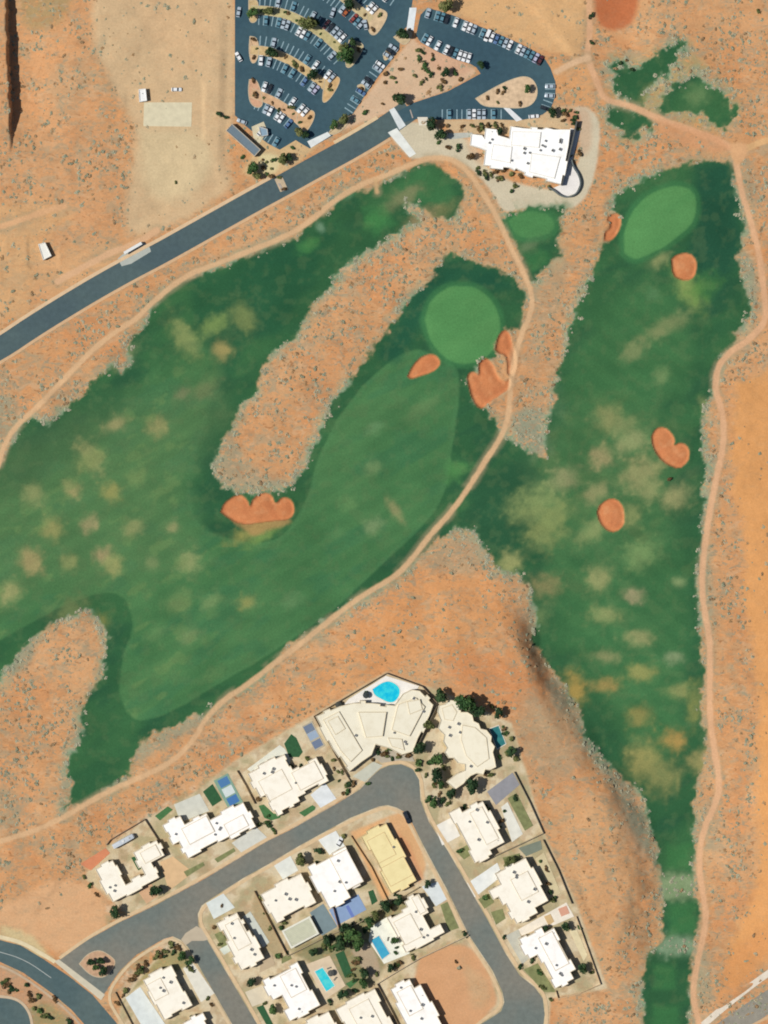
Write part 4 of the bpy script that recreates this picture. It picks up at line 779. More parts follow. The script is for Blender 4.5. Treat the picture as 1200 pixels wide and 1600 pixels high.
# garden and retaining walls
def gwall(pts, h, label, c=(188,168,138), t=.28, sm=0, cat='wall'):
    p = [W(*q) for q in pts]; p = smooth(p, sm) if sm else p
    a = offset_line(p, t/2); b = offset_line(p, -t/2); n = len(p); v = []; f = []
    for i in range(n): z = H(*((p[i][0]/S+600), 800-p[i][1]/S)); v += [(*a[i], z+h), (*b[i], z+h), (*a[i], z-.6), (*b[i], z-.6)]
    for i in range(n-1):
        k = 4*i; f += [(k, k+1, k+5, k+4), (k+2, k, k+4, k+6), (k+1, k+3, k+7, k+5)]
    f += [(0, 2, 3, 1), (4*n-4, 4*n-3, 4*n-1, 4*n-2)]
    o = MB().add(v, f).build('garden_wall', M(c, .9, .12, .8)); return tag(o, label, cat, 'garden walls')
gwall([(543,1214),(490,1119),(603,1052),(660,1073),(683,1098)], 1.9, 'brown wall round the north sides of the beige mansion', (150,130,105))
gwall([(683,1103),(668,1133),(646,1178)], 2.2, 'dark wall between the beige mansion and the scalloped house', (120,110,92))
gwall([(803,1206),(828,1255),(849,1302),(815,1318),(772,1338)], 1.5, 'grey wall round the corner lawn by the grey court', (150,138,116))
gwall([(848,1312),(872,1360),(893,1412)], 1.5, 'brown wall behind the middle house of the east row', (160,140,112))
gwall([(900,1432),(938,1538),(905,1552),(872,1560),(868,1548)], 1.3, 'low tan wall round the last lot of the east row', (206,178,140))
gwall([(397,1392),(422,1442),(448,1492)], 1.7, 'thin brown wall between the narrow corner house and the square cream house', (168,138,104))
gwall([(494,1348),(512,1388),(530,1452)], 1.8, 'reddish wall between the square cream house and the two-level house', (150,116,96))
gwall([(448,1494),(480,1478),(508,1464),(560,1442),(600,1418),(655,1386)], 1.5, 'long wall along the backs of the gardens north of both pools', (176,160,130))
gwall([(589,1537),(620,1518),(656,1497),(732,1461)], 1.4, 'pale wall along the upper side of the bare orange lot', (206,188,158))
gwall([(589,1537),(612,1580),(628,1612)], 1.6, 'brown wall between the two cream and white bottom houses', (140,120,92))
gwall([(166,1320),(172,1312),(226,1280),(262,1336)], 1.6, 'grey wall bending round the trailer yard of the courtyard house', (150,128,106))
gwall([(370,1204),(384,1228),(398,1256)], 1.5, 'brown wall between the ball court and the stepped white house', (168,146,112))
gwall([(552,1228),(543,1214)], 1.2, 'short wall stub at the southwest corner of the mansion', (168,150,120))
gwall([(180,1550),(205,1598),(212,1612)], 1.2, 'low brown wall along the west drive of the lower left house', (150,130,100))
gwall([(548,1306),(580,1355),(606,1408)], 1.2, 'low tan wall left of the yellow roofed house', (196,160,112))
gwall([(893,250),(896,262),(904,273),(908,288),(901,303),(888,309),(875,306),(866,298),(856,293)], 2.0, 'curved dark retaining wall round the end of the clubhouse terrace', (104,112,110), .6, 2)
gwall([(901,190),(894,222),(886,255),(877,290)], 3.4, 'tall dark straight screen wall along the east side of the clubhouse', (96,96,90), .7)

# ---------------------------------------------------------------- vegetation
BARK = M((110,88,66), .9)
def leafmesh(name, rr, r, n, size, squash=.75, clumps=7, core=True):
    vs = []; fs = []; tint = []
    cl = []
    for k in range(clumps):
        a = rr.uniform(0, 2*math.pi); q = r*rr.uniform(.25, .68) if k else 0; cl.append((math.cos(a)*q, math.sin(a)*q, rr.uniform(-.25, .4)*r*squash, r*rr.uniform(.32, .55), rr.uniform(0, 1)))
    for k in range(n):
        c = cl[0] if k < n*.3 else rr.choice(cl); d = Vector((rr.gauss(0, 1), rr.gauss(0, 1), rr.gauss(.25, .8))).normalized(); q = c[3]*rr.uniform(.55, 1.05)
        p = Vector((c[0], c[1], c[2]))+Vector((d.x*q, d.y*q, d.z*q*squash))
        nm = (d+Vector((rr.uniform(-.7, .7), rr.uniform(-.7, .7), rr.uniform(-.4, .8)))).normalized(); t = nm.orthogonal().normalized(); b = nm.cross(t); s = size*rr.uniform(.6, 1.3); e = rr.uniform(.5, 1)
        k0 = len(vs); vs += [tuple(p+t*s), tuple(p+b*s*e), tuple(p-t*s), tuple(p-b*s*e)]; fs.append((k0, k0+1, k0+2, k0+3)); tint.append(min(1, max(0, c[4]*.6+rr.uniform(0, .45))))
    me = mesh(name, vs, fs); a = me.attributes.new('tint', 'FLOAT', 'POINT'); a.data.foreach_set('value', [t for t in tint for _ in range(4)])
    return me
LT = {'dark': leaf_mat('leaves_dark', [(34,56,38),(50,76,48),(76,98,58)]), 'green': leaf_mat('leaves_green', [(44,72,42),(66,98,54),(102,126,72)]),
      'olive': leaf_mat('leaves_olive', [(70,80,48),(100,108,62),(140,140,90)]), 'sage': leaf_mat('leaves_sage', [(134,138,112),(156,156,128),(176,172,146)]), 'tan': leaf_mat('leaves_tan', [(138,112,80),(160,132,98),(182,152,114)]), 'brown': leaf_mat('leaves_brown', [(84,62,42),(112,88,58),(142,116,78)])}
def mk_tree(r, seed):
    rr = random.Random(seed); h = r*.95+.8
    cm = leafmesh('crown', rr, 1, 620, .15, .75, 10)
    tb = MB(); tb.cyl((0, 0, .1), .075, .95, 7, r2=.05)
    for k in range(5):
        a = k*1.26+rr.random(); L = rr.uniform(.35, .6); n = 5; base = Vector((0, 0, .35)); tip = base+Vector((math.cos(a)*L*.7, math.sin(a)*L*.7, L*.7)); ring = []
        for p, q in ((base, .045), (tip, .015)):
            for j in range(n): an = 2*math.pi*j/n; ring.append((p.x+math.cos(an)*q, p.y+math.sin(an)*q, p.z))
        tb.add(ring, [(j, (j+1) % n, n+(j+1) % n, n+j) for j in range(n)])
    return cm, tb
PROT = []
for s in range(4):
    cm, tb = mk_tree(1, 100+s); tme = mesh('trunk', tb.v, tb.f); PROT.append((cm, tme))
SHRUBP = []
for s in range(4): SHRUBP.append(leafmesh('shrub', random.Random(300+s), 1, 130, .24, .7, 5))
_vm = {}
def vmesh(me, mname):
    k = (me.name, mname)
    if k not in _vm:
        c = me.copy(); c.name = mname; c.materials.clear(); c.materials.append(LT[mname]); _vm[k] = c
    return _vm[k]
for p in PROT: p[1].materials.append(BARK)
TODO = []        # objects that need a label of their own
def tree(x, y, rp, tone='dark'):
    i = rnd.randrange(4); r = rp*S
    o = bpy.data.objects.new('tree', None); C.objects.link(o); wx, wy = W(x-.25*rp, y); o.location = (wx, wy, H(x, y)); o.rotation_euler[2] = rnd.uniform(0, 6.28); o.scale = (r, r, r*1.15)
    t = link('trunk', PROT[i][1], None, o, (0, 0, .35)); c = link('crown', vmesh(PROT[i][0], tone), None, o, (0, 0, 1.25))
    o['category'] = 'tree'; o['group'] = 'garden and car park trees'; TODO.append((o, x, y, rp, tone, 'tree'))
def shrub(x, y, rp, tone='olive', grp='garden and roadside shrubs', listed=True):
    i = rnd.randrange(4); r = rp*S; wx, wy = W(x, y)
    o = link('shrub', vmesh(SHRUBP[i], tone)); o.location = (wx, wy, H(x, y)+r*.45); o.rotation_euler[2] = rnd.uniform(0, 6.28); o.scale = (r, r, r*.8)
    o['category'] = 'shrub'; o['group'] = grp
    if listed: TODO.append((o, x, y, rp, tone, 'shrub'))
    return o
TR = """398 22 8 green;421 18 7 olive;485 40 12 olive;494 36 6 dark;545 88 12 green;540 76 8 olive;553 66 6 dark;549 95 7 green;428 84 9 dark;492 118 8 dark;547 7 9 dark;632 55 9 dark;700 11 11 olive;470 207 7 olive;479 211 6 dark;523 196 7 green;540 188 8 olive;628 155 10 dark;675 195 9 dark;691 211 9 dark;397 264 9 green;403 275 6 olive;445 249 8 olive;453 246 6 dark;782 206 6 dark;697 114 7 dark;753 103 6 dark;825 140 6 green;866 176 7 dark;247 1391 9 dark;184 1423 9 dark;692 1086 10 dark;731 1100 14 green;748 1108 11 dark;780 1114 8 dark;673 1133 8 olive;660 1169 9 dark;684 1186 10 green;687 1210 10 dark;690 1226 6 green;708 1239 8 dark;740 1228 11 dark;803 1175 7 dark;680 1254 7 green;852 1450 5 dark;885 1447 7 dark;912 1512 8 dark;473 1342 9 olive;545 1451 10 dark;536 1472 10 dark;556 1462 12 green;562 1474 10 green;579 1441 8 green;588 1430 7 olive;605 1415 9 dark;625 1408 7 dark;513 1467 7 dark;492 1487 7 dark;572 1519 8 dark;571 1535 7 green;611 1512 6 dark;539 1553 8 dark;394 1533 7 dark;429 1576 7 green;145 1503 6 dark;160 1501 6 dark;165 1517 7 dark;152 1511 5 green;669 1381 6 dark;288 1493 7 green;221 1517 6 olive;300 1500 6 green;738 246 6 brown;619 1469 6 green;800 1345 8 olive"""
for r in TR.split(';'):
    a = r.split(); tree(float(a[0]), float(a[1]), float(a[2])*1.25, a[3])
SH = """460 100 5 olive;472 108 5 brown;450 22 4 brown;396 62 4 brown;397 90 4 brown;396 126 4 brown;400 148 5 brown;435 173 4 dark;455 168 5 olive;516 134 4 brown;560 78 4 brown;484 184 4 brown;583 46 4 brown;594 24 4 olive;605 86 4 brown;564 138 4 brown;570 175 5 green;604 115 5 brown;626 109 4 brown;601 130 4 brown;598 162 3 brown;676 86 3 brown;654 78 5 olive;655 92 5 green;663 102 6 green;668 112 5 green;673 117 5 dark;662 106 4 olive;696 130 3 brown;788 138 4 dark;786 144 4 brown;762 153 4 brown;778 160 3 olive;813 162 4 brown;778 143 4 brown;738 197 4 olive;752 196 4 olive;762 195 4 brown;773 196 5 olive;722 197 4 brown;700 196 4 brown;884 178 5 brown;900 184 5 dark;897 194 4 dark;905 240 5 brown;700 231 5 brown;717 231 6 dark;685 222 4 green;757 271 5 olive;775 269 5 brown;787 265 5 brown;780 281 4 brown;800 271 5 olive;814 275 5 brown;803 290 4 olive;800 298 4 dark;859 293 4 olive;748 262 3 olive;343 178 5 dark;353 184 4 dark;425 264 3 olive;436 278 4 olive;444 295 4 brown;417 253 3 olive;132 1370 4 olive;140 1383 5 green;151 1398 4 brown;455 1197 4 dark;470 1197 4 dark;480 1186 5 olive;407 1214 4 olive;404 1250 5 brown;421 1291 5 dark;521 1187 4 olive;534 1206 4 olive;545 1224 6 dark;553 1225 5 brown;572 1085 5 dark;529 1101 4 dark;580 1107 5 dark;588 1115 4 olive;641 1086 4 dark;648 1092 4 dark;590 1175 5 dark;600 1177 6 brown;612 1168 6 dark;622 1178 5 brown;604 1182 4 olive;582 1186 4 brown;653 1194 7 green;670 1249 6 green;692 1251 6 dark;725 1261 5 dark;806 1187 6 olive;780 1183 4 green;792 1178 4 olive;767 1210 5 olive;804 1247 5 dark;701 1180 5 olive;757 1210 4 brown;719 1330 5 green;792 1349 6 olive;807 1353 5 dark;760 1402 6 green;787 1464 4 dark;832 1500 5 dark;812 1510 5 dark;925 1520 4 olive;847 1543 5 olive;842 1520 5 green;860 1562 4 olive;726 1460 5 dark;537 1305 5 olive;499 1329 7 dark;495 1347 3 dark;505 1476 6 olive;520 1480 5 green;556 1505 6 brown;560 1497 5 olive;545 1525 4 green;620 1481 3 dark;625 1503 5 brown;555 1547 5 dark;516 1565 5 dark;588 1522 4 olive;414 1568 4 olive;436 1494 6 green;439 1448 5 dark;445 1442 4 olive;245 1495 6 olive;269 1477 5 olive;278 1480 5 brown;227 1506 5 brown;216 1512 5 brown;205 1530 6 brown;197 1546 6 olive;184 1567 5 brown;297 1514 6 olive;258 1487 5 olive;292 1503 5 dark;85 1561 5 brown;10 1540 6 brown;18 1547 5 dark;45 1554 5 brown;61 1578 6 green;109 1597 6 dark;70 1588 6 olive;50 1562 6 brown;1046 748 4 brown;1184 18 4 olive;924 25 5 dark;924 67 4 dark;988 108 4 dark;970 98 4 dark;978 94 3 brown;712 1503 3 brown;718 1512 4 sage;346 1415 3 brown;275 285 3 olive;905 1450 4 green;343 1475 4 olive;352 1462 4 olive;335 1448 4 brown;380 1500 4 dark;300 1590 4 dark;330 1570 4 brown;325 1560 4 olive;640 1384 4 olive;617 1398 3 dark;535 1240 4 brown;430 1300 4 olive;405 1287 4 olive;575 1225 4 green;830 1390 3 dark;862 1405 6 olive;700 1255 5 olive"""
for r in SH.split(';'):
    a = r.split(); shrub(float(a[0]), float(a[1]), float(a[2])*1.2, a[3])

_r2 = random.Random(77)
for poly, n in (([(505,1462),(575,1434),(590,1440),(575,1465),(545,1485),(505,1485)], 16), ([(552,1490),(568,1500),(575,1520),(560,1540),(545,1530)], 8), ([(645,1180),(690,1170),(700,1230),(680,1260),(655,1220)], 12), ([(585,1172),(640,1168),(642,1184),(590,1190)], 9),
                ([(595,1410),(630,1398),(635,1406),(600,1425)], 8), ([(760,1100),(800,1120),(815,1190),(785,1185),(785,1130)], 9), ([(215,1505),(262,1472),(285,1485),(270,1495),(215,1530),(190,1560)], 12), ([(0,1520),(40,1535),(100,1590),(60,1590),(45,1560),(0,1550)], 10),
                ([(740,262),(760,262),(830,285),(815,300),(760,285)], 7), ([(725,193),(790,193),(790,205),(765,205),(740,203)], 7), ([(378,245),(440,240),(462,225),(440,270),(400,285)], 8), ([(880,165),(910,175),(908,240),(900,200),(880,190)], 8), ([(520,1180),(545,1225),(560,1235),(540,1240),(515,1200)], 5),
                ([(403,1262),(440,1290),(425,1300),(400,1290)], 5), ([(830,1340),(850,1345),(890,1440),(880,1440)], 6), ([(395,1395),(405,1398),(450,1490),(440,1495)], 5), ([(745,1260),(790,1250),(800,1300),(790,1310)], 5), ([(618,1480),(640,1485),(655,1495),(600,1520),(605,1508)], 6), ([(645,68),(660,75),(735,103),(745,115),(700,135),(640,155),(600,160),(610,105)], 14)):
    k = 0
    while k < n:
        x, y = _r2.uniform(min(p[0] for p in poly), max(p[0] for p in poly)), _r2.uniform(min(p[1] for p in poly), max(p[1] for p in poly))
        if pip((x, y), poly): shrub(x, y, _r2.uniform(3.2, 6.2), _r2.choice(('dark','green','olive','olive','brown'))); k += 1
for mpts in MED:
    q = smooth(mpts, 2)
    for t in range(3, len(q)-1, 3):
        if q[t][1] > 2: shrub(q[t][0]+_r2.uniform(-2, 2), q[t][1]+_r2.uniform(-3, 3), _r2.uniform(2.6, 4.6), _r2.choice(('olive','brown','green','olive')))
# desert scrub: the largest bushes one by one, the rest as ground cover
def density_pts(n, seed):
    g = np.random.default_rng(seed); out = []
    cl = fbm(30, 201, 3); dm = DENS*ss(.36, .62, cl)*(mg < .2)*(CLS == 0)+fr*.9*(mg < .4)*(CLS == 0); dm = dm*(dP > 3)+ss(-9, -1, dGr)*ss(3, -1, dGr)*.5*far*(CLS != 2)*(CLS < 10)*(dGr < 40)
    for bnd in ([(1030,1368),(1092,1366),(1096,1402),(1030,1402)], [(1015,1468),(1085,1466),(1085,1492),(1010,1494)]): dm = np.maximum(dm, .8*ss(3, -3, sdf(bnd)+nj*8))
    dm = dm*(1-.6*ss(30, -20, sdf([(560,960),(740,900),(820,960),(880,1100),(940,1230),(1000,1400),(960,1560),(900,1400),(850,1290),(800,1120),(600,1040),(500,1090),(300,1200),(330,1130)])))
    dm = dm*(dP > 2)
    for z in ([(-130,1430),(60,1440),(130,1370),(170,1312),(226,1280),(365,1190),(490,1115),(603,1050),(690,1080),(800,1130),(850,1300),(900,1410),(950,1545),(860,1580),(860,1710),(-130,1710)], LOT1, LOT2):
        dm = dm*(sdf(z) > 3)
    dm = dm*(ldist(main) > 24)
    dm = np.clip(dm, 0, 1)
    i = g.integers(0, nx-1, n*8); j = g.integers(0, ny-1, n*8); k = g.random(n*8) < dm[j, i]; i, j = i[k][:n], j[k][:n]
    return [(X0+STEP*(a+g.random()), Y0+STEP*(b+g.random()), float(fr[b, a])) for a, b in zip(i, j)]
pts = density_pts(11500, 5)
rr = random.Random(9)
big = []
for k, (x, y, f) in enumerate(pts):
    if len(big) < 290 and 8 < x < 1192 and 8 < y < 1592 and k % 17 == 0: big.append((x, y, f))
for x, y, f in big:
    o = shrub(x, y, rr.uniform(3., 4.4), rr.choice(('sage','sage','tan')) , 'scattered desert bushes', False); o.name = 'desert_bush'; o['category'] = 'bush'; o.scale[2] *= .55; o.location[2] -= .3
    tone = 'tan' if 'tan' in o.data.name else 'grey-green'
    if x > 1085: reg = 'on the sandy ground right of the eastern path' if y > 560 else 'in the upper right desert'
    elif y > 1280 and x < 160: reg = 'in the lower left desert below the cart path'
    elif x < 200 and 950 < y < 1300: reg = 'in the lower left desert tongue between the turf'
    elif x > 780 and y > 880: reg = 'on the sloping bench east of the houses'
    elif y > 850: reg = 'on the orange strip between the cart path and the houses'
    elif 330 < x < 740 and y > 330: reg = 'on the long desert island between the two fairways'
    elif x < 340 and y < 420: reg = 'on the upper left slope north of the main road'
    elif x > 780: reg = 'in the desert between the round green and the right fairway' if y > 320 else 'on the sandy ground above the upper right green'
    else: reg = 'on the verge between the main road and the cart path'
    o['label'] = 'low %s desert bush %s' % (tone, reg)
vs = []; fs = []; tint = []
for x, y, f in pts:
    r = (.35+.95*rr.random()**2.2)*(1.15 if f > .3 else 1); wx, wy = W(x, y); z = H(x, y); t0 = rr.random()
    if f > .25: t0 = .25+.25*t0
    nq = 9
    for k in range(nq):
        d = Vector((rr.gauss(0, 1), rr.gauss(0, 1), abs(rr.gauss(.3, .7)))).normalized(); q = r*rr.uniform(.3, .95); p = Vector((wx, wy, z+.05))+Vector((d.x*q, d.y*q, d.z*q*.24))
        nm = (d*.5+Vector((rr.uniform(-.4, .4), rr.uniform(-.4, .4), 1.0))).normalized(); t = nm.orthogonal().normalized(); b = nm.cross(t); s = r*rr.uniform(.3, .5)
        k0 = len(vs); vs += [tuple(p+t*s), tuple(p+b*s), tuple(p-t*s), tuple(p-b*s)]; fs.append((k0, k0+1, k0+2, k0+3)); tint += [t0*.85+rr.uniform(0, .15)]*4
me = mesh('desert_scrub', vs, fs); a = me.attributes.new('tint', 'FLOAT', 'POINT'); a.data.foreach_set('value', tint)
SCR = leaf_mat('scrub_leaves', [(134,142,118),(158,160,134),(176,170,142),(170,138,100),(150,114,76)])
tag(link('desert_scrub', me, SCR), 'low grey-green desert scrub covering the sandy ground', kind='stuff')
# range nets of tall grass tufts within turf edges come from the same scrub

# ---------------------------------------------------------------- vehicles
CARC = {'white': (236,238,238), 'silver': (176,190,200), 'dark': (40,46,54), 'teal': (96,140,156), 'blue': (90,120,160), 'red': (150,70,60), 'orange': (176,96,52), 'maroon': (92,48,52), 'lavender': (186,184,206)}
CM = {}
for k, c in CARC.items():
    m, n, l, b = newmat('paint_'+k); b.inputs['Base Color'].default_value = (*alb(c), 1); b.inputs['Roughness'].default_value = .3; b.inputs['Coat Weight'].default_value = .5; CM[k] = m
TYRE = M((30,30,32), .9); CGL = mat('car_glass', (34,42,50), .1, .02, 1, spec=.7); LAMP = M((225,225,215), .3)
def loft(secs):
    """body surface from cross sections (x, half width, z bottom, z top)"""
    b = MB(); v = []; f = []
    for x, hw, z0, z1 in secs:
        v += [(x, -hw*.94, z0), (x, -hw, z0+(z1-z0)*.45), (x, -hw*.86, z1), (x, 0, z1+.04), (x, hw*.86, z1), (x, hw, z0+(z1-z0)*.45), (x, hw*.94, z0)]
    n = len(secs)
    for i in range(n-1):
        for j in range(7): a = 7*i; f.append((a+j, a+(j+1) % 7, a+7+(j+1) % 7, a+7+j))
    f += [tuple(range(7))[::-1], tuple(range(7*(n-1), 7*n))]
    b.add(v, f); return b
def car_meshes(L=4.8, Wd=1.9, van=False):
    hw = Wd/2; h = L/2
    body = loft([(-h, hw*.82, .35, .78), (-h+.15, hw*.96, .28, .95), (-h*.45, hw, .25, .98), (0, hw, .25, .98), (h*.4, hw, .25, .95), (h-.5, hw*.97, .27, .84), (h, hw*.8, .35, .7)])
    top = 2.2 if van else 1.5
    g0, g1, r0, r1 = (-h*.96, h*.62, -h*.94, h*.3) if van else (-h*.86, h*.44, -h*.62, h*.14)
    gl = MB().add([(g0, -hw*.86, .93), (g1, -hw*.86, .93), (g1, hw*.86, .93), (g0, hw*.86, .93), (r0, -hw*.7, top-.06), (r1, -hw*.7, top-.06), (r1, hw*.7, top-.06), (r0, hw*.7, top-.06)], [(0,1,5,4),(1,2,6,5),(2,3,7,6),(3,0,4,7),(4,5,6,7)])
    rf = MB().add([(r0, -hw*.74, top-.08), (r1, -hw*.74, top-.08), (r1, hw*.74, top-.08), (r0, hw*.74, top-.08), (r0+.08, -hw*.66, top), (r1-.08, -hw*.66, top), (r1-.08, hw*.66, top), (r0+.08, hw*.66, top)], [(0,1,5,4),(1,2,6,5),(2,3,7,6),(3,0,4,7),(4,5,6,7),(3,2,1,0)])
    wh = MB().cyl((0, 0, 0), .33, .22, 12, 'y')
    lp = MB().box((0, 0, 0), (.08, .35, .14))
    def me(b, nm):
        m = mesh(nm, b.v, b.f); bm = bmesh.new(); bm.from_mesh(m); bmesh.ops.recalc_face_normals(bm, faces=bm.faces); bm.to_mesh(m); bm.free(); return m
    return dict(body=me(body, 'body'), glass=me(gl, 'windows'), roof=me(rf, 'roof'), wheel=me(wh, 'wheel'), lamp=me(lp, 'headlight'), L=L, W=Wd)
KIT = {'car': car_meshes(), 'van': car_meshes(6.4, 2.3, True)}
for k in KIT.values():
    k['glass'].materials.append(CGL); k['wheel'].materials.append(TYRE); k['lamp'].materials.append(LAMP); k['body'].materials.append(None); k['roof'].materials.append(None)
def car(x, y, an, tone, kind='car', label=None, name=None, sc=1):
    k = KIT[kind]; o = bpy.data.objects.new(name or ('parked_car' if kind == 'car' else 'parked_van'), None); C.objects.link(o)
    wx, wy = W(x, y) if an is not None else (x, y); o.location = (wx, wy, .05+max(0, H(x, y))); o.scale = (sc,)*3; o.rotation_euler[2] = an; o['category'] = 'car' if kind == 'car' else 'van'; o['group'] = 'vehicles parked outdoors'
    for nm in ('body', 'roof'):
        c = link(nm, k[nm], None, o); c.material_slots[0].link = 'OBJECT'; c.material_slots[0].material = CM[tone]
    link('windows', k['glass'], None, o)
    for sx in (-1, 1):
        for sy in (-1, 1): link('wheel', k['wheel'], None, o, (sx*k['L']*.31, sy*k['W']*.45, .33))
    for sy in (-1, 1): link('headlight', k['lamp'], None, o, (k['L']*.5-.06, sy*k['W']*.3, .62))
    if label: o['label'] = label
    else: TODO.append((o, x, y, 8, tone, 'car' if kind == 'car' else 'van'))
CARS = """469 45 white;477 53 white;491 105 white;405 93 white;516 119 silver;575 10 white;589 21 white;540 17 orange;555 25 red;565 33 silver;571 39 silver;539 61 white;513 39 maroon;519 43 dark;615 71 silver;615 79 dark;597 93 white;579 123 dark;574 125 silver;512 127 white;527 48 silver;404 130 white;417 132 dark;439 145 silver;455 158 white;469 171 white;477 175 white;426 166 white;421 172 silver;439 183 white;453 193 blue;406 199 white;491 140 lavender;484 135 silver;670 22 silver;680 26 teal;689 29 teal;700 30 dark;710 35 white;726 41 white;733 44 white;741 48 silver;752 50 teal;776 59 blue;785 63 teal;797 69 white;809 77 white;817 79 silver;826 83 teal;833 86 teal;841 88 lavender;849 89 maroon;660 66 teal;670 71 white;681 76 white;693 80 white;704 81 dark;715 88 white;724 93 white;733 96 white;861 134 silver;859 152 silver;415 20 teal;437 8 silver;460 12 teal;436 30 teal;452 33 silver;445 107 teal;475 122 blue;430 70 silver;500 68 teal;522 85 silver;560 160 teal;585 108 silver;700 183 teal;735 183 silver;768 183 teal;520 20 silver;605 -2 white;430 222 teal"""
used = set()
for r in CARS.split(';'):
    a = r.split(); x, y = float(a[0]), float(a[1]); wx, wy = W(x, y)
    order = sorted((((q[0]-wx)**2+(q[1]-wy)**2, i) for i, q in enumerate(ROWS)))
    d, i = next(((d, i) for d, i in order if i not in used), order[0])
    if d < 16: used.add(i); q = ROWS[i]; px, py = q[0]/S+600, 800-q[1]/S; car(px, py, q[2]+(math.pi if rnd.random() < .6 else 0), a[2])
    else: car(x, y, rnd.uniform(1.2, 1.8), a[2])
_r3 = random.Random(5); _c = 0
_v = W(764, 60); _i = min((i for i in range(len(ROWS)) if i not in used), key=lambda i: (ROWS[i][0]-_v[0])**2+(ROWS[i][1]-_v[1])**2); used.add(_i); _vq = ROWS[_i]
for i, q in enumerate(ROWS):
    px, py = q[0]/S+600, 800-q[1]/S
    if i in used or py < 2 or _r3.random() > .2 or _c > 46: continue
    used.add(i); _c += 1; car(px, py, q[2]+(math.pi if _r3.random() < .5 else 0), _r3.choice(('teal','silver','silver','white','dark','blue')))
car(_vq[0]/S+600, 800-_vq[1]/S, _vq[2], 'white', 'van', 'large white van in the upper row of the loop parking, longest vehicle there', sc=.92)
car(373, 19, R(80), 'silver', 'car', 'silver car against the left edge of the parking lot, upper one')
car(373, 89, R(120), 'white', 'car', 'white car against the left edge of the parking lot, middle one')
car(378, 190, R(160), 'silver', 'car', 'silver car at the lower left corner of the parking lot near the slate building')
car(834, 182, R(5), 'white', 'car', 'white car at the foot of the parking loop by the clubhouse')
car(636, 1277, R(-66), 'dark', 'car', 'black car parked at the kerb below the cul-de-sac', sc=1.25)
car(531, 1315, R(62), 'white', 'car', 'white car on the short drive of the two-level house')
car(276, 140, R(0), 'white', 'car', 'white pickup on the dirt north of the pale gravel pad')
def parasol(x, y, c, label):
    r = bpy.data.objects.new('parasol', None); C.objects.link(r); r.location = (*W(x, y), .1); tag(r, label, 'parasol')
    MB().cyl((0, 0, 1.2), .04, 2.4, 8).build('pole', METAL, r); MB().cyl((0, 0, 2.35), 1.6, .5, 8, r2=.05).build('canopy', M(c, .9), r)
for x, y, c, l in ((572, 1086, (60,66,66), 'dark grey parasol on the white deck left of the fan-shaped pool'), (517, 1520, (90,90,86), 'grey parasol beside the turquoise rectangular pool'), (529, 1101, (70,72,66), 'dark parasol at the west end of the white mansion deck'), (440, 1216, (210,205,190), 'pale parasol on the roof terrace side of the stepped white house')): parasol(x, y, c, l)
def lounger(x, y, an, label):
    r = bpy.data.objects.new('sun_lounger', None); C.objects.link(r); r.location = (*W(x, y), .12); r.rotation_euler[2] = an; tag(r, label, 'sun lounger', 'sun loungers by the pools')
    MB().box((0, 0, .3), (1.3, .65, .08)).build('seat', M((120,116,108)), r); q = MB().box((0, 0, 0), (.7, .65, .07)).build('backrest', M((120,116,108)), r, (.9, 0, .45)); q.rotation_euler[1] = -.6
    for a in (-.55, .55):
        for b in (-.27, .27): MB().box((a, b, .14), (.06, .06, .28)).build('leg', METAL, r)
for i, (x, y, l) in enumerate(((513,1513,'grey sun lounger by the upper end of the turquoise rectangular pool'), (523,1530,'grey sun lounger by the lower right side of the turquoise rectangular pool'), (606,1468,'grey sun lounger between the blue pool and the L-shaped house'), (632,1088,'grey sun lounger on the deck right of the fan-shaped pool'), (580,1100,'grey sun lounger on the deck below the fan-shaped pool'))): lounger(x, y, .4+i*.5, l)
# trailer
r = bpy.data.objects.new('camper_trailer', None); C.objects.link(r); r.location = (*W(193, 1314), .05); r.rotation_euler[2] = R(29); tag(r, 'long silver camper trailer parked in the walled yard of the courtyard house', 'trailer')
tb = loft([(-5.6, 1.0, .6, 2.3), (-5.2, 1.25, .55, 2.75), (-2, 1.3, .5, 2.85), (3, 1.3, .5, 2.85), (5.2, 1.2, .55, 2.7), (5.7, .9, .7, 2.1)]); tb.build('body', M((206,212,216), .35, .06, 1, metal=.2), r)
MB().box((0, 0, 3.0), (1.0, .8, .3)).build('air_conditioner', WHITE, r); MB().box((3.2, 0, 2.95), (.6, .6, .16)).build('hatch', METAL, r)
for sx in (-.6, .4):
    for sy in (-1, 1): MB().cyl((sx, sy*1.15, .38), .38, .25, 12, 'y').build('wheel', TYRE, r)
MB().box((6.3, 0, .5), (1.4, .12, .1)).build('hitch', METAL, r)
for s in (-3, 0, 2.5): MB().box((s, -1.32, 1.9), (1.2, .06, .6)).build('window', GLASS, r)

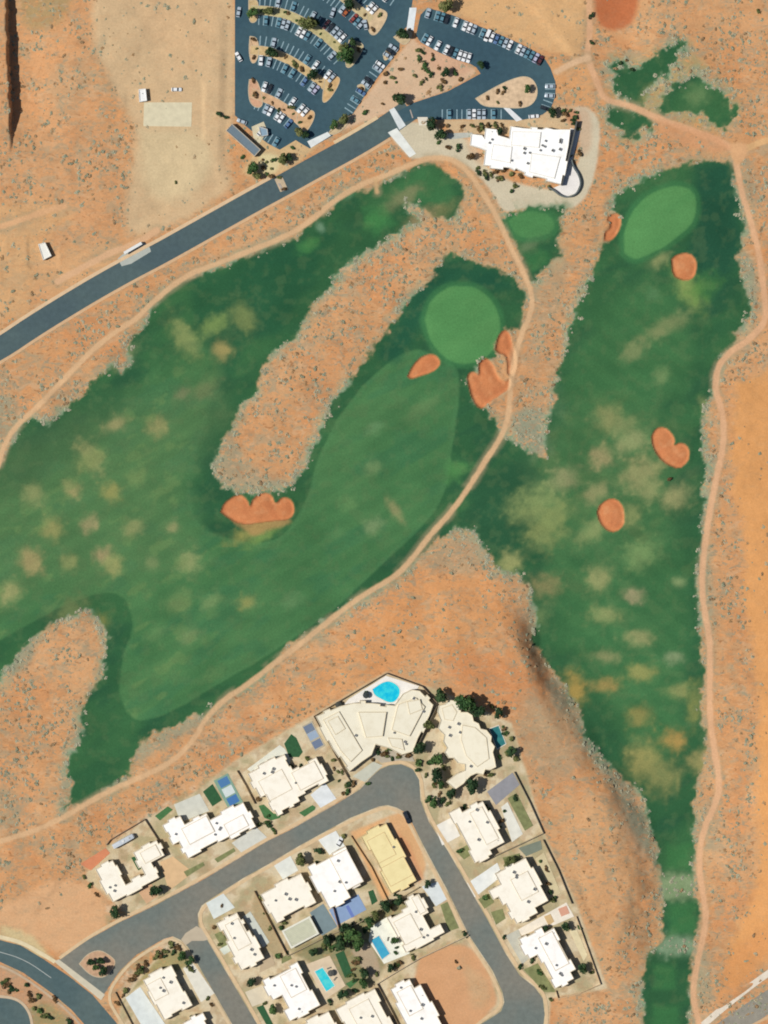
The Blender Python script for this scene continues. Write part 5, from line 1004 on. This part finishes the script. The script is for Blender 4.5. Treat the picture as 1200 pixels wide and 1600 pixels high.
# ---------------------------------------------------------------- labels that single out
sizes = {'tree': ((7.5, 'small'), (9.5, 'medium'), (99, 'large')), 'shrub': ((3.6, 'tiny'), (5.1, 'small'), (99, 'bushy')), 'car': ((99, ''),), 'van': ((99, ''),)}
tones = {'dark': 'dark green', 'green': 'mid green', 'olive': 'olive', 'sage': 'grey-green', 'brown': 'brownish'}
from collections import defaultdict
buck = defaultdict(list)
lmk = {}
for it in TODO:
    o, x, y, rp, tone, kd = it
    nm, lx, ly = min(LM, key=lambda q: (q[1]-x)**2+(q[2]-y)**2); dx, dy = x-lx, y-ly
    if abs(dx) > 1.6*abs(dy): dr = 'right of' if dx > 0 else 'left of'
    elif abs(dy) > 1.6*abs(dx): dr = 'below' if dy > 0 else 'above'
    else: dr = ('lower ' if dy > 0 else 'upper ')+('right of' if dx > 0 else 'left of')
    sz = next(s for lim, s in sizes[kd] if rp <= lim)
    tn = tones.get(tone, tone) if kd in ('tree', 'shrub') else {'dark': 'black'}.get(tone, tone)
    base = ' '.join((sz+' '+tn+' '+kd).split()); buck[(base, dr, nm)].append(it)
words = ['', 'first', 'second', 'third', 'fourth', 'fifth', 'sixth', 'seventh', 'eighth', 'ninth', 'tenth', 'eleventh', 'twelfth']
for (base, dr, nm), its in buck.items():
    its.sort(key=lambda q: q[1])
    for i, it in enumerate(its):
        o = it[0]
        if len(its) == 1: t = '%s %s %s' % (base, dr, nm)
        elif len(its) == 2: t = '%s %s %s, %s' % (base, dr, nm, ('the left one', 'the right one')[i])
        else: t = '%s %s %s, %s from left' % (base, dr, nm, words[min(12, i+1)])
        o['label'] = t
        if it[5] == 'tree': o.name = 'tree'

# ---------------------------------------------------------------- light, sky, camera
sc = bpy.context.scene
w = bpy.data.worlds.new('World'); sc.world = w; w.use_nodes = True; nt = w.node_tree
sky = nt.nodes.new('ShaderNodeTexSky'); sky.sky_type = 'NISHITA'; sky.sun_disc = False
EL = 54; AZ = 5                          # shadows fall to the right, a little up
sky.sun_elevation = R(EL); sky.sun_rotation = math.atan2(-math.cos(R(AZ)), -math.sin(R(AZ)))
nt.links.new(sky.outputs[0], nt.nodes['Background'].inputs[0]); nt.nodes['Background'].inputs[1].default_value = .055
ld = bpy.data.lights.new('sun', 'SUN'); ld.energy = 3.9; ld.angle = R(.5); ld.color = (1, .96, .90)
lo = bpy.data.objects.new('sun', ld); C.objects.link(lo)
d = Vector((math.cos(R(EL))*math.cos(R(AZ)), math.cos(R(EL))*math.sin(R(AZ)), -math.sin(R(EL)))); lo.rotation_euler = d.to_track_quat('-Z', 'Y').to_euler(); lo.location = (-200, 0, 300)
cd = bpy.data.cameras.new('camera'); co = bpy.data.objects.new('camera', cd); C.objects.link(co); CH = 2600
co.location = (0, 0, CH); cd.sensor_fit = 'VERTICAL'; cd.angle = 2*math.atan(800*S/CH); cd.clip_start = 10; cd.clip_end = 20000
sc.camera = co
sc.view_settings.view_transform = 'Standard'; sc.view_settings.look = 'None'; sc.view_settings.exposure = 0; sc.view_settings.gamma = 1
sc.cycles.max_bounces = 4; sc.cycles.diffuse_bounces = 2; sc.cycles.filter_width = 1.9
